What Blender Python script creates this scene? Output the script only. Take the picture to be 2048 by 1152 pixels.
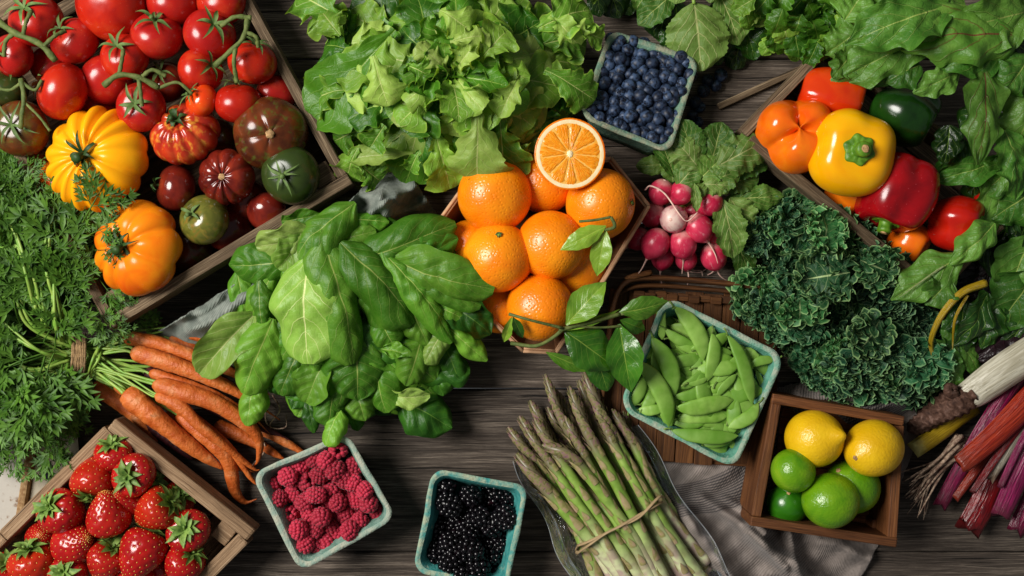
import bpy, math, random
import numpy as np
from mathutils import Vector, Matrix, Quaternion
for o in list(bpy.data.objects): bpy.data.objects.remove(o)
SC = bpy.context.scene
COL = SC.collection
# ------------------------------------------------------------------ camera, world, light, exposure
S = 0.00055            # metres per layout unit (one unit = one pixel of the photograph at table height)
H = 2100.0             # camera height in layout units
cam = bpy.data.cameras.new('camera'); cam.sensor_width = 36; cam.lens = 36 * H / 2048
cam.clip_start = 0.01; cam.clip_end = 50
cob = bpy.data.objects.new('camera', cam); COL.objects.link(cob); cob.location = (0, 0, H * S)
SC.camera = cob
wd = bpy.data.worlds.new('World'); SC.world = wd; wd.use_nodes = True
wd.node_tree.nodes['Background'].inputs[0].default_value = (0.93, 0.97, 1.0, 1)
wd.node_tree.nodes['Background'].inputs[1].default_value = 0.125
lt = bpy.data.lights.new('softbox', 'AREA'); lt.shape = 'DISK'; lt.size = 1.05; lt.energy = 70
lt.color = (1.0, 0.965, 0.91)
lob = bpy.data.objects.new('softbox', lt); COL.objects.link(lob)
LD = Vector((-0.62, 0.17, 0.77)).normalized()
lob.location = Vector((-0.05, 0.02, 0)) + LD * 2.15
lob.rotation_euler = LD.to_track_quat('Z', 'Y').to_euler()
SC.view_settings.view_transform = 'Standard'; SC.view_settings.look = 'None'
SC.view_settings.exposure = 0; SC.view_settings.gamma = 1; SC.view_settings.use_curve_mapping = False
SC.render.engine = 'CYCLES'

# ------------------------------------------------------------------ helpers
rng = np.random.default_rng(7)
R = lambda a, b: float(rng.uniform(a, b))
def W(x, y, z=0.0):
    k = (H - z) / H
    return Vector(((x - 1024) * k, (576 - y) * k, z))
def C(h, g=1.0):
    h = h.lstrip('#'); o = []
    for i in (0, 2, 4):
        c = int(h[i:i+2], 16) / 255
        o.append((c / 12.92 if c <= .04045 else ((c + .055) / 1.055) ** 2.4) * g)
    return (o[0], o[1], o[2], 1)
def mesh(name, v, f, mat=None, uv=None, smooth=True):
    v = np.asarray(v, dtype=np.float64) * S
    me = bpy.data.meshes.new(name)
    if isinstance(f, np.ndarray):
        n, k = f.shape
        me.vertices.add(len(v)); me.vertices.foreach_set('co', v.astype(np.float32).ravel())
        me.loops.add(n * k); me.loops.foreach_set('vertex_index', f.astype(np.int32).ravel())
        me.polygons.add(n); me.polygons.foreach_set('loop_start', np.arange(0, n * k, k, dtype=np.int32))
        me.update(calc_edges=True); me.validate()
    else:
        me.from_pydata(v.tolist(), [], f)
    if uv is not None:
        ul = me.uv_layers.new(name='UVMap')
        li = np.empty(len(me.loops), dtype=np.int32); me.loops.foreach_get('vertex_index', li)
        ul.data.foreach_set('uv', np.asarray(uv, dtype=np.float32)[li].ravel())
    if smooth: me.polygons.foreach_set('use_smooth', np.ones(len(me.polygons), dtype=bool))
    if mat: me.materials.append(mat)
    me.update()
    return me
def tag(o, label=None, cat=None, group=None, kind=None):
    if label: o['label'] = label
    if cat: o['category'] = cat
    if group: o['group'] = group
    if kind: o['kind'] = kind
    return o
def obj(name, me, parent=None, loc=(0, 0, 0), rot=None, sc=None):
    o = bpy.data.objects.new(name, me); COL.objects.link(o)
    o.location = Vector(loc) * S
    if rot is not None:
        o.rotation_mode = 'QUATERNION'; o.rotation_quaternion = rot
    if sc is not None: o.scale = sc if hasattr(sc, '__len__') else (sc, sc, sc)
    if parent: o.parent = parent
    return o
def thing(name, label, cat, loc=(0, 0, 0), group=None, rot=None, sc=None):
    o = obj(name, None, None, loc, rot, sc); o.empty_display_size = 0.01
    return tag(o, label, cat, group)
def gf(n, m, wrap=False):
    i = np.arange(n - 1)[:, None]; j = np.arange(m if wrap else m - 1)[None]
    a = i * m + j; b = i * m + (j + 1) % m
    return np.stack([a, b, b + m, a + m], -1).reshape(-1, 4)
def join(parts):
    vs, fs, n = [], [], 0
    for v, f in parts:
        vs.append(np.asarray(v)); fs.append(np.asarray(f) + n); n += len(v)
    return np.concatenate(vs), np.concatenate(fs)
def wob(p, seed, fr, k=4):
    r = np.random.default_rng(seed); o = 0
    for i in range(k):
        d = r.normal(size=3); d /= np.linalg.norm(d); o = o + np.sin((p @ d) * fr * r.uniform(.6, 1.6) + r.uniform(0, 6.3))
    return o / k
def catmull(P, n):
    P = np.asarray(P, float)
    if len(P) == 2: P = np.array([P[0], (P[0] + P[1]) / 2, P[1]])
    Q = np.vstack([2 * P[0] - P[1], P, 2 * P[-1] - P[-2]]); out = []
    for t in np.linspace(0, len(P) - 1 - 1e-6, n):
        i = int(t); f = t - i; a, b, c, d = Q[i:i+4]
        out.append(.5 * (2*b + (c - a)*f + (2*a - 5*b + 4*c - d)*f*f + (3*b - a - 3*c + d)*f**3))
    return np.array(out)
def frames(P):
    T = np.gradient(P, axis=0); T /= np.linalg.norm(T, axis=1)[:, None] + 1e-9
    N = np.zeros_like(T); up = np.array([0, 0, 1.0])
    if abs(T[0] @ up) > .9: up = np.array([0, 1.0, 0])
    n = up - T[0] * (T[0] @ up); n /= np.linalg.norm(n); N[0] = n
    for i in range(1, len(P)):
        n = N[i-1] - T[i] * (N[i-1] @ T[i]); n /= np.linalg.norm(n) + 1e-9; N[i] = n
    return T, N, np.cross(T, N)
def sweep(P, rad, m=8, sx=1.0, sz=1.0, cap=True, fn=None):
    P = np.asarray(P, float); n = len(P); T, N, B = frames(P)
    rad = np.broadcast_to(np.asarray(rad, float), (n,))
    a = np.linspace(0, 2*np.pi, m, endpoint=False)[None]
    rr = rad[:, None] * np.ones((1, m))
    if fn is not None: rr = rr * fn(np.linspace(0, 1, n)[:, None], a)
    V = P[:, None] + (rr * np.cos(a) * sx)[..., None] * B[:, None] + (rr * np.sin(a) * sz)[..., None] * N[:, None]
    v = V.reshape(-1, 3); f = gf(n, m, True)
    if cap:
        v = np.vstack([v, P[0], P[-1]]); k = len(v) - 2; j = np.arange(m); e = (n - 1) * m
        f = np.vstack([f, np.stack([np.full(m, k), (j+1) % m, j, j], -1), np.stack([np.full(m, k+1), e + j, e + (j+1) % m, e + (j+1) % m], -1)])
    return v, f
def quadtri(f):      # quads with a repeated last corner -> plain python faces
    return [tuple(dict.fromkeys(q)) for q in f.tolist()]
def tube(name, pts, rad, mat, parent=None, n=16, m=8, sx=1, sz=1, org=None, fn=None, cap=True):
    P = catmull(pts, n); org = np.asarray(org if org is not None else P[0], float)
    r = np.interp(np.linspace(0, 1, n), np.linspace(0, 1, len(rad)), rad) if hasattr(rad, '__len__') else rad
    v, f = sweep(P, r, m, sx, sz, cap, fn)
    me = mesh(name, v - org, quadtri(f) if cap else f, mat)
    pl = Vector((0, 0, 0)) if parent is None else parent.location / S
    return obj(name, me, parent, Vector(org) - pl)
def PT(*pts): return [np.array(W(*p)) for p in pts]
def axq(ax, spin=0.0):
    return Vector(ax).normalized().to_track_quat('Z', 'Y') @ Quaternion((0, 0, 1), spin)
_ico = {}
def ico(sub):
    if sub not in _ico:
        import bmesh
        bm = bmesh.new(); bmesh.ops.create_icosphere(bm, subdivisions=sub, radius=1)
        _ico[sub] = (np.array([v.co[:] for v in bm.verts]), np.array([[v.index for v in f.verts] for f in bm.faces])); bm.free()
    return _ico[sub]

# ------------------------------------------------------------------ materials
class MB:
    def __init__(s, name):
        s.m = bpy.data.materials.new(name); s.m.use_nodes = True; s.t = s.m.node_tree
        s.b = s.t.nodes['Principled BSDF']; s.o = s.t.nodes['Material Output']; s._c = None
    def n(s, ty, ins=(), **at):
        x = s.t.nodes.new(ty)
        for k, v in at.items(): setattr(x, k, v)
        for k, v in (ins.items() if isinstance(ins, dict) else ins):
            s.set(x.inputs[k], v)
        return x
    def set(s, i, v):
        if hasattr(v, 'is_output') or isinstance(v, bpy.types.NodeSocket): s.t.links.new(v, i)
        else: i.default_value = v
    def co(s, rnd=True):
        if s._c is None:
            tc = s.n('ShaderNodeTexCoord'); mp = s.n('ShaderNodeMapping', {'Vector': tc.outputs['Object'], 'Scale': (1/S,)*3})
            s.raw = mp.outputs[0]
            oi = s.n('ShaderNodeObjectInfo'); s.rnd = oi.outputs['Random']
            mu = s.n('ShaderNodeMath', {0: s.rnd, 1: 977.0}, operation='MULTIPLY')
            s._c = s.n('ShaderNodeVectorMath', {0: mp.outputs[0], 1: mu.outputs[0]}, operation='ADD').outputs[0]
        return s._c
    def sc(s, v, x, y, z): return s.n('ShaderNodeVectorMath', {0: v, 1: (x, y, z)}, operation='MULTIPLY').outputs[0]
    def noise(s, size, vec=None, det=3, dist=0.0, rough=.55):
        return s.n('ShaderNodeTexNoise', {'Vector': vec if vec is not None else s.co(), 'Scale': 1.0 / size, 'Detail': det, 'Distortion': dist, 'Roughness': rough}).outputs[0]
    def vor(s, size, vec=None, feat='F1'):
        return s.n('ShaderNodeTexVoronoi', {'Vector': vec if vec is not None else s.co(), 'Scale': 1.0 / size}, feature=feat).outputs['Distance']
    def ramp(s, f, *st):
        r = s.n('ShaderNodeValToRGB', {0: f}); e = r.color_ramp.elements
        while len(e) < len(st): e.new(.5)
        for k, (p, c) in enumerate(st):
            e[k].position = p; e[k].color = c if hasattr(c, '__len__') else (c, c, c, 1)
        return r.outputs[0]
    def mix(s, f, a, b, ty='MIX'):
        x = s.n('ShaderNodeMix', data_type='RGBA', blend_type=ty); s.set(x.inputs[0], f); s.set(x.inputs[6], a); s.set(x.inputs[7], b); return x.outputs[2]
    def mt(s, op, a, b=0.0, c=None):
        d = {0: a, 1: b}
        if c is not None: d[2] = c
        return s.n('ShaderNodeMath', d, operation=op).outputs[0]
    def mr(s, v, a, b, c=0.0, d=1.0, sm=True):
        return s.n('ShaderNodeMapRange', {0: v, 1: a, 2: b, 3: c, 4: d}, interpolation_type='SMOOTHSTEP' if sm else 'LINEAR').outputs[0]
    def bump(s, h, st=.5, d=1.0, prev=None):
        i = {'Height': h, 'Strength': st, 'Distance': d * S}
        if prev is not None: i['Normal'] = prev
        return s.n('ShaderNodeBump', i).outputs[0]
    def xyz(s, v): return s.n('ShaderNodeSeparateXYZ', {0: v}).outputs
    def fin(s, col, rough=.4, spec=.5, normal=None, coat=0, sss=0, sheen=0, trans=None):
        b = s.b; s.set(b.inputs['Base Color'], col); s.set(b.inputs['Roughness'], rough); s.set(b.inputs['Specular IOR Level'], spec)
        if coat: b.inputs['Coat Weight'].default_value = coat; b.inputs['Coat Roughness'].default_value = .12
        if sss: b.inputs['Subsurface Weight'].default_value = sss; b.inputs['Subsurface Radius'].default_value = (.006, .002, .001); b.inputs['Subsurface Scale'].default_value = .6
        if sheen: b.inputs['Sheen Weight'].default_value = sheen; b.inputs['Sheen Roughness'].default_value = .4
        if normal is not None: s.set(b.inputs['Normal'], normal)
        if trans:
            tr = s.n('ShaderNodeBsdfTranslucent'); tc = s.mix(1.0, col, (1.5, 1.35, .55, 1), 'MULTIPLY'); s.set(tr.inputs[0], tc)
            if normal is not None: s.set(tr.inputs['Normal'], normal)
            mx = s.n('ShaderNodeMixShader', {0: trans, 1: b.outputs[0], 2: tr.outputs[0]}); s.t.links.new(mx.outputs[0], s.o.inputs[0])
        return s.m
MT = {}
def wood_mat(name, dark, mid, light, gs=1.0, contrast=1.0, crack=.5, rough=.75, bst=.6, tint=None, fs=2.6):
    m = MB(name); c = m.co()
    g = m.sc(c, .035 / gs, 1 / gs, 1 / gs)
    warp = m.noise(90 * gs, m.sc(c, .35, 1, 1), 2)
    g2 = m.n('ShaderNodeVectorMath', {0: g, 1: m.n('ShaderNodeCombineXYZ', {1: m.mt('MULTIPLY', warp, 17.0)}).outputs[0]}, operation='ADD').outputs[0]
    fine = m.noise(fs, m.sc(g2, .6, 1, 1), 6, 0, .75); broad = m.noise(14, g2, 3, .4); blot = m.noise(120 * gs, m.sc(c, .5, 1, 1), 3)
    h = m.mt('ADD', m.mt('MULTIPLY', fine, .7), m.mt('MULTIPLY', broad, .3))
    col = m.ramp(h, (.34, dark), (.5, mid), (.66, light))
    col = m.mix(m.mr(blot, .45, .7), col, m.mix(.5, col, tint or dark))
    fc = m.noise(5.5, m.sc(g2, .45, 1, 1), 2, 0, .8); cr = m.mr(fc, .36, .30, 0, 1)
    col = m.mix(m.mt('MULTIPLY', cr, crack), col, (.006, .005, .004, 1))
    pick = m.mix(1.0, col, m.ramp(m.rnd, (0, .72), (1, 1.2)), 'MULTIPLY')
    hh = m.mt('SUBTRACT', h, m.mt('MULTIPLY', cr, .6))
    MT[name] = m.fin(pick, rough, .25, m.bump(hh, bst, 4.0))
def leaf_mat(name, dark, light, vein, n=7, k=.38, mw=.05, sw=.14, rough=.42, trans=.22, bst=.5, edge=None, sv=.5, spec=.35, blot=None, es=.85, wm=(1.14, .97, .74, 1)):
    m = MB(name); c = m.co(); uv = m.n('ShaderNodeTexCoord').outputs['UV']; x = m.xyz(uv)
    v = m.mt('ABSOLUTE', m.mt('SUBTRACT', m.mt('MULTIPLY', x[1], 2.0), 1.0)); u = x[0]
    wn = m.noise(26, c, 2)
    mid = m.mr(m.mt('DIVIDE', v, m.mt('SUBTRACT', 1.25, u)), mw, mw * .3)
    t = m.mt('ADD', m.mt('MULTIPLY', m.mt('SUBTRACT', u, m.mt('MULTIPLY', m.mt('POWER', v, 1.2), k)), float(n)), m.mt('MULTIPLY', wn, .55))
    fr = m.mt('ABSOLUTE', m.mt('SUBTRACT', m.mt('FRACT', t), .5))
    side = m.mt('MULTIPLY', m.mr(fr, sw, sw * .25), m.mr(v, 1.0, .5))
    cell = m.mr(m.vor(9, c, 'DISTANCE_TO_EDGE'), .0, .16, 1, 0)
    vf = m.mt('MAXIMUM', mid, m.mt('MULTIPLY', side, sv)); vf = m.mt('MAXIMUM', vf, m.mt('MULTIPLY', cell, .05))
    tone = m.mt('ADD', m.mt('MULTIPLY', m.noise(38, c, 3), .6), m.mt('MULTIPLY', m.rnd, .4))
    col = m.mix(m.mr(tone, .3, .75), dark, light)
    if edge: col = m.mix(m.mr(v, es, 1.0, 0, .8), col, edge)
    if blot: col = m.mix(m.mr(m.noise(14, c, 4), .66, .74, 0, .7), col, blot)
    col = m.mix(vf, col, vein)
    col = m.mix(1.0, col, wm, 'MULTIPLY'); col = m.mix(1.0, col, m.ramp(m.mt('FRACT', m.mt('MULTIPLY', m.rnd, 7.31)), (0, .66), (1, 1.16)), 'MULTIPLY')
    hgt = m.mt('ADD', m.mt('SUBTRACT', m.noise(10, c, 3), m.mt('MULTIPLY', side, .8)), m.mt('MULTIPLY', cell, -.12))
    MT[name] = m.fin(col, rough, spec, m.bump(hgt, bst * .7, 3.5), trans=trans)
def skin_mat(name, stops, size=40, rough=.2, spec=.5, zst=None, zr=(-30, 40), sss=0, bst=.0, bsz=5, speck=None, coat=0, streak=None, stz=.3, roughvar=.08):
    m = MB(name); c = m.co(); col = m.ramp(m.noise(size, c, 3, .6), *stops)
    z = m.xyz(m.raw)[2]
    if zst: col = m.mix(m.mr(m.mt('ADD', z, m.mt('MULTIPLY', m.mt('SUBTRACT', m.noise(size * .6, c, 3), .5), 28.0)), zr[0], zr[1]), col, zst)
    if streak: col = m.mix(m.mr(m.noise(13, m.sc(c, 1, 1, stz), 3, .3), .5, .72, 0, .75), col, streak)
    if speck: col = m.mix(m.mr(m.vor(8, c), .13, .07, 0, .8), col, speck)
    nm = m.bump(m.noise(bsz, c, 2), bst, 1.2) if bst else m.bump(m.noise(13, c, 3), .10, 1.5)
    rg = m.mt('ADD', m.mt('MULTIPLY', m.noise(18, c, 4), roughvar * 2), rough - roughvar)
    MT[name] = m.fin(col, rg, spec, nm, coat, sss)
def plain(name, col, rough=.6, spec=.3, size=12, var=.25, bst=.2, bsz=4, sheen=0, trans=None, str_=None, col2=None):
    m = MB(name); c = m.co()
    if str_: c = m.sc(c, *str_)
    cc = m.mix(m.mr(m.noise(size, c, 4), .3, .7), col, col2 or tuple(x * (1 - var) for x in col[:3]) + (1,))
    cc = m.mix(1.0, cc, m.ramp(m.rnd, (0, .85), (1, 1.12)), 'MULTIPLY')
    MT[name] = m.fin(cc, rough, spec, m.bump(m.noise(bsz, c, 3), bst, 2.0) if bst else None, 0, 0, sheen, trans)

wood_mat('table_wood', C('#1a1510'), C('#5a4f46'), C('#a89989'), 1.0, crack=1.0, bst=1.0, tint=C('#463e38'), fs=2.0)
wood_mat('crate_wood', C('#2a1f16'), C('#66543f'), C('#ab9679'), .7, crack=.8, bst=.8, tint=C('#50402f'))
wood_mat('pale_wood', C('#4a3726'), C('#8a6e52'), C('#b89d7e'), .7, crack=.7, bst=.7, tint=C('#7a5c40'))
wood_mat('box_wood', C('#2c160a'), C('#6e4223'), C('#94633a'), .7, crack=.6, bst=.45, rough=.6, tint=C('#4a2812'))
wood_mat('splint_wood', C('#27150a'), C('#5a3618'), C('#80542c'), .8, crack=.5, bst=.5, rough=.7, tint=C('#38200e'))

leaf_mat('basil_leaf', C('#41801f'), C('#6aa838'), C('#a2c270'), 7, .42, .03, .05, .44, .28, .5, sv=.34, spec=.34)
leaf_mat('basil_pale', C('#78ac4a'), C('#96bf68'), C('#c5dca4'), 6, .42, .04, .06, .42, .24, .4, sv=.45, spec=.35)
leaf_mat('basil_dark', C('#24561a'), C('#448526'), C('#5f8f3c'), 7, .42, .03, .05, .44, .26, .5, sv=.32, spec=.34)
leaf_mat('lettuce_leaf', C('#528f2a'), C('#7fb545'), C('#bcd690'), 6, .5, .05, .10, .42, .28, .55, edge=C('#96c455'), sv=.28)
leaf_mat('lettuce_pale', C('#82b44e'), C('#a0c86c'), C('#c0d898'), 6, .5, .045, .08, .45, .28, .5, sv=.32)
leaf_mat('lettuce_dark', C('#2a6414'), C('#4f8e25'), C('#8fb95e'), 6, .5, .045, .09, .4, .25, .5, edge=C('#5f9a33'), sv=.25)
leaf_mat('chard_leaf', C('#376f26'), C('#649e44'), C('#98b86a'), 5, .5, .035, .06, .42, .2, .9, sv=.35, spec=.38)
leaf_mat('chard_purple_vein', C('#447c2c'), C('#72a84c'), C('#6a4434'), 4, .55, .045, .06, .42, .2, .7, sv=.6, spec=.35)
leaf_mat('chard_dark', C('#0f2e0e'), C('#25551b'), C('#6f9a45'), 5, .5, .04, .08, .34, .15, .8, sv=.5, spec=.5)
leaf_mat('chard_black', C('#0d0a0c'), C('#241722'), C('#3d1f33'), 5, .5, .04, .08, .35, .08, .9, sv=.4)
leaf_mat('turnip_leaf', C('#4f7f35'), C('#75a152'), C('#b6cc93'), 5, .62, .05, .10, .5, .2, .6, sv=.6, blot=C('#6a8a45'))
leaf_mat('radish_leaf', C('#3c6e26'), C('#699446'), C('#a3bd78'), 6, .5, .05, .10, .5, .2, .65, sv=.5, blot=C('#557a35'))
leaf_mat('kale_leaf', C('#103626'), C('#225a38'), C('#7da377'), 5, .5, .05, .07, .5, .15, .5, edge=C('#6fa070'), sv=.3, es=.9, spec=.25, wm=(1.6, 1.3, 1.25, 1))
leaf_mat('kale_green', C('#173f24'), C('#2f6c3a'), C('#8fb27c'), 5, .5, .05, .07, .5, .15, .5, edge=C('#7dab70'), sv=.3, es=.9, spec=.25, wm=(1.6, 1.3, 1.25, 1))
leaf_mat('citrus_leaf', C('#4a8226'), C('#78a83c'), C('#9dbd5f'), 8, .35, .04, .08, .3, .15, .3, sv=.35, spec=.5)
leaf_mat('citrus_dark', C('#265c16'), C('#478a24'), C('#7fa64a'), 8, .35, .04, .08, .25, .12, .3, sv=.3, spec=.55)
plain('carrot_frond', C('#2f5416'), .5, .3, 30, .3, 0, trans=.2, col2=C('#5a822a'))
plain('carrot_stalk', C('#8fa64a'), .45, .4, 25, .3, .2, col2=C('#6d9a35'))
plain('vine_green', C('#66703a'), .65, .25, 14, .3, .6, col2=C('#4a5a2a'))
plain('sepal_green', C('#47602c'), .6, .25, 14, .3, .3, col2=C('#647a42'))
plain('dark_sepal', C('#2e4a1c'), .55, .3, 14, .3, .3)
plain('berry_sepal', C('#4f7330'), .5, .3, 10, .3, .3, col2=C('#86a04e'), trans=.15)
plain('scar', C('#c29a6a'), .7, .2, 4, .5, .6, 2)
plain('twine', C('#9a7d58'), .9, .1, 5, .4, .8, 2, sheen=.2)
plain('rubber_band', C('#b59b74'), .6, .3, 10, .2, .1)
plain('card', C('#9a6c4a'), .8, .15, 30, .2, .15, col2=C('#7d5638'))
plain('card_edge', C('#c49a76'), .8, .15, 14, .25, .2)
m = MB('red_tomato')  # glossy red skin with fine pale flecks
c = m.co(); col = m.ramp(m.noise(45, c, 2, .5), (.3, C('#9c160a')), (.55, C('#b4230e')), (.75, C('#c23c18')))
col = m.mix(m.mr(m.rnd, 0, 1, 0, .5), col, C('#98101a')); col = m.mix(m.mr(m.vor(9, c), .08, .03, 0, .6), col, C('#e88a60'))
MT['red_tomato'] = m.fin(col, m.mt('ADD', m.mt('MULTIPLY', m.noise(12, c, 5), .3), .08), .45, m.bump(m.noise(14, c, 3), .09, 1.5), 0, .08)
skin_mat('orange_red_tomato', ((.3, C('#c92a0c')), (.6, C('#d9440f')), (.8, C('#e0641a'))), 40, .17, speck=C('#ee9a60'))
skin_mat('yellow_tomato', ((.25, C('#e87a06')), (.5, C('#f09a0a')), (.75, C('#f5b018'))), 70, .26, .26, zst=C('#f3a50e'), zr=(0, 60))
skin_mat('orange_tomato', ((.3, C('#cf3c0a')), (.45, C('#e06a0c')), (.7, C('#ec9216'))), 80, .26, .26, zst=C('#e88410'), zr=(10, 90))
skin_mat('heirloom_red', ((.3, C('#8e1c12')), (.55, C('#b3321a')), (.75, C('#c95a26'))), 40, .18, streak=C('#d99a35'), stz=.25)
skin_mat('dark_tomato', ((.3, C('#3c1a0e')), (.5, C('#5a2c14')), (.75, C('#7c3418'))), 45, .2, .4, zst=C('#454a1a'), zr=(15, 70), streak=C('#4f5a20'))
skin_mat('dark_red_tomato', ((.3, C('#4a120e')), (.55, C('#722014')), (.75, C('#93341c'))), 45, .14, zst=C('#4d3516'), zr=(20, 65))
skin_mat('green_black_tomato', ((.3, C('#1d260c')), (.55, C('#34401a')), (.75, C('#5c3a1a'))), 40, .22, .35, zst=C('#2e3d18'), zr=(0, 50), roughvar=.05)
skin_mat('green_tomato', ((.3, C('#3d3f14')), (.55, C('#626326')), (.75, C('#8a5a24'))), 32, .15, streak=C('#87722e'), stz=.2)
m = MB('orange_peel'); c = m.co()
col = m.ramp(m.noise(60, c, 2), (.3, C('#ee7c06')), (.7, C('#f79a10'))); nb = m.vor(6.0, c)
col = m.mix(m.mr(m.rnd, 0, 1, 0, .35), col, C('#ea7004'))
MT['orange_peel'] = m.fin(col, .3, .5, m.bump(m.mr(nb, .0, .55), .38, 1.6, m.bump(m.noise(26, c, 2), .15, 2)), 0, .06)
skin_mat('lemon_peel', ((.3, C('#d8a80c')), (.7, C('#e8bc18'))), 50, .3, .5, bst=.9, bsz=5)
skin_mat('lime_peel', ((.3, C('#4c8408')), (.6, C('#6f9c14')), (.8, C('#8aa428'))), 45, .26, bst=.8, bsz=4.5)
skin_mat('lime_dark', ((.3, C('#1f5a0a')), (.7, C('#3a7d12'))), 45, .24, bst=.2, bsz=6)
skin_mat('pith', ((.3, C('#f4d9a0')), (.7, C('#f9e8c0'))), 12, .5, .3, bst=.2, bsz=3)
m = MB('orange_pulp'); c = m.co(); x = m.xyz(m.raw)
an = m.mt('ARCTAN2', x[1], x[0]); rd = m.mt('SQRT', m.mt('ADD', m.mt('MULTIPLY', x[0], x[0]), m.mt('MULTIPLY', x[1], x[1])))
pv = m.n('ShaderNodeCombineXYZ', {0: m.mt('MULTIPLY', rd, .045), 1: m.mt('MULTIPLY', an, 9.0)}).outputs[0]
ce = m.n('ShaderNodeTexVoronoi', {'Vector': pv, 'Scale': 1.5}, feature='DISTANCE_TO_EDGE').outputs['Distance']
col = m.mix(m.mr(ce, .0, .12), C('#f8a630'), m.ramp(m.noise(9, c, 3), (.3, C('#ee8206')), (.7, C('#f89a12'))))
MT['orange_pulp'] = m.fin(col, .25, .5, m.bump(m.mr(ce, 0, .25), .35, 1.2), 0, .15)
skin_mat('membrane', ((.3, C('#f0a838')), (.7, C('#f6c468'))), 9, .4, .3)
skin_mat('pepper_yellow', ((.3, C('#f2a004')), (.7, C('#f8b808'))), 80, .17)
skin_mat('pepper_orange', ((.3, C('#e4560a')), (.6, C('#ee7410')), (.8, C('#f08a14'))), 70, .16)
skin_mat('pepper_redorange', ((.3, C('#c92c08')), (.7, C('#dc470c'))), 70, .16)
skin_mat('pepper_red', ((.3, C('#7c0610')), (.7, C('#a80c14'))), 60, .2, speck=C('#c4424a'))
skin_mat('pepper_scarlet', ((.3, C('#a50f0a')), (.7, C('#c4200e'))), 60, .18)
skin_mat('pepper_green', ((.3, C('#0b2408')), (.7, C('#1c4410'))), 60, .18)
skin_mat('pepper_stem', ((.3, C('#3c6a12')), (.7, C('#6d9a24'))), 14, .45, bst=.3, bsz=4)
m = MB('blueberry_skin'); c = m.co()
col = m.mix(m.mr(m.noise(7, c, 4), .35, .62), C('#0a0e1a'), C('#3d506e')); col = m.mix(m.mr(m.rnd, .2, 1, 0, .6), col, C('#0c1122'))
MT['blueberry_skin'] = m.fin(col, .48, .35)
skin_mat('blueberry_crown', ((.3, C('#0a0c14')), (.7, C('#1c2233'))), 5, .7, .2)
m = MB('raspberry_skin'); c = m.co()
col = m.mix(m.rnd, C('#8c0e26'), C('#b4213c')); col = m.mix(m.mr(m.noise(5, c, 3), .45, .75, 0, .3), col, C('#c85068'))
MT['raspberry_skin'] = m.fin(col, .58, .3, None, 0, .12, .2)
skin_mat('raspberry_core', ((.3, C('#5a0616')), (.7, C('#7a0c20'))), 6, .6, .2)
skin_mat('blackberry_skin', ((.3, C('#060507')), (.62, C('#0d090e')), (.85, C('#2c0a12'))), 25, .22, .45)
m = MB('strawberry_skin'); c = m.co(); z = m.xyz(m.raw)[2]
col = m.ramp(m.noise(30, c, 3), (.3, C('#8e0c10')), (.7, C('#ab1a14'))); col = m.mix(m.mr(m.rnd, .5, 1, 0, .6), col, C('#b8300f'))
col = m.mix(m.mr(z, 24, 40, 0, .55), col, C('#c9552e'))
MT['strawberry_skin'] = m.fin(col, .2, .5, m.bump(m.noise(6, c, 2), .15, 1.0), 0, .1)
skin_mat('seed', ((.3, C('#c98a2c')), (.7, C('#e8c060'))), 5, .4)
m = MB('carrot_skin'); c = m.co()
rings = m.noise(5, m.sc(c, .8, .8, .8), 3); blot = m.noise(24, c, 4)
col = m.ramp(blot, (.3, C('#a94a14')), (.55, C('#c4682c')), (.75, C('#cf8c5a'))); col = m.mix(m.mr(m.noise(12, c, 5), .62, .8, 0, .6), col, C('#6a3a1c'))
col = m.mix(m.mr(m.rnd, 0, 1, 0, .35), col, C('#9e400e'))
MT['carrot_skin'] = m.fin(m.mix(m.mr(m.noise(3.2, m.sc(c, 1.6, .5, 1), 4), .58, .7, 0, .45), col, C('#7a3c14')), .5, .35, m.bump(rings, .8, 3))
skin_mat('carrot_purple', ((.3, C('#260c10')), (.6, C('#3c1418')), (.8, C('#5a2420'))), 14, .55, .3, bst=.5, bsz=5)
m = MB('radish_skin'); c = m.co(); z = m.xyz(m.raw)[2]
col = m.ramp(m.noise(22, c, 3), (.3, C('#b0163a')), (.7, C('#d43a58'))); dirt = m.mr(m.noise(5, m.sc(c, 1, 1, .4), 4), .55, .75, 0, .4); col = m.mix(dirt, col, C('#e5a0a8'))
MT['radish_skin'] = m.fin(m.mix(m.mr(m.mt('ADD', z, m.mt('MULTIPLY', m.noise(8, c, 3), 10.0)), 22, 34, 0, .6), col, C('#e5b8ac')), .3, .5)
m = MB('radish_white'); c = m.co(); z = m.xyz(m.raw)[2]
col = m.mix(m.mr(m.noise(10, m.sc(c, 1, 1, .35), 4), .40, .60), C('#b8305a'), C('#dcb0aa'))
MT['radish_white'] = m.fin(m.mix(m.mr(z, 8, 26, 0, .7), col, C('#e0c8ba')), .38, .45)
skin_mat('radish_root', ((.3, C('#d8a59a')), (.7, C('#e9c9b8'))), 8, .5, .3)
m = MB('pea_skin'); c = m.co(); col = m.mix(m.mr(m.noise(40, c, 3), .3, .7), C('#74a436'), C('#9cc45c')); col = m.mix(m.mr(m.rnd, 0, 1, 0, .45), col, C('#4d8024'))
MT['pea_skin'] = m.fin(col, .46, .35, m.bump(m.noise(7, c, 3), .25, 1.2), trans=.12)
m = MB('asparagus_skin'); c = m.co(); uv = m.xyz(m.n('ShaderNodeTexCoord').outputs['UV']); u = uv[0]
col = m.ramp(m.noise(26, m.sc(c, 1, 1, 1), 3), (.3, C('#688a30')), (.6, C('#8aa84a')), (.8, C('#a6b466')))
col = m.mix(m.mr(m.mt('ADD', u, m.mt('MULTIPLY', m.rnd, .25)), .62, 1.12, 0, .9), col, m.mix(m.mr(m.noise(30, c, 2), .4, .6), C('#d9dcae'), C('#b79a94')))
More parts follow.
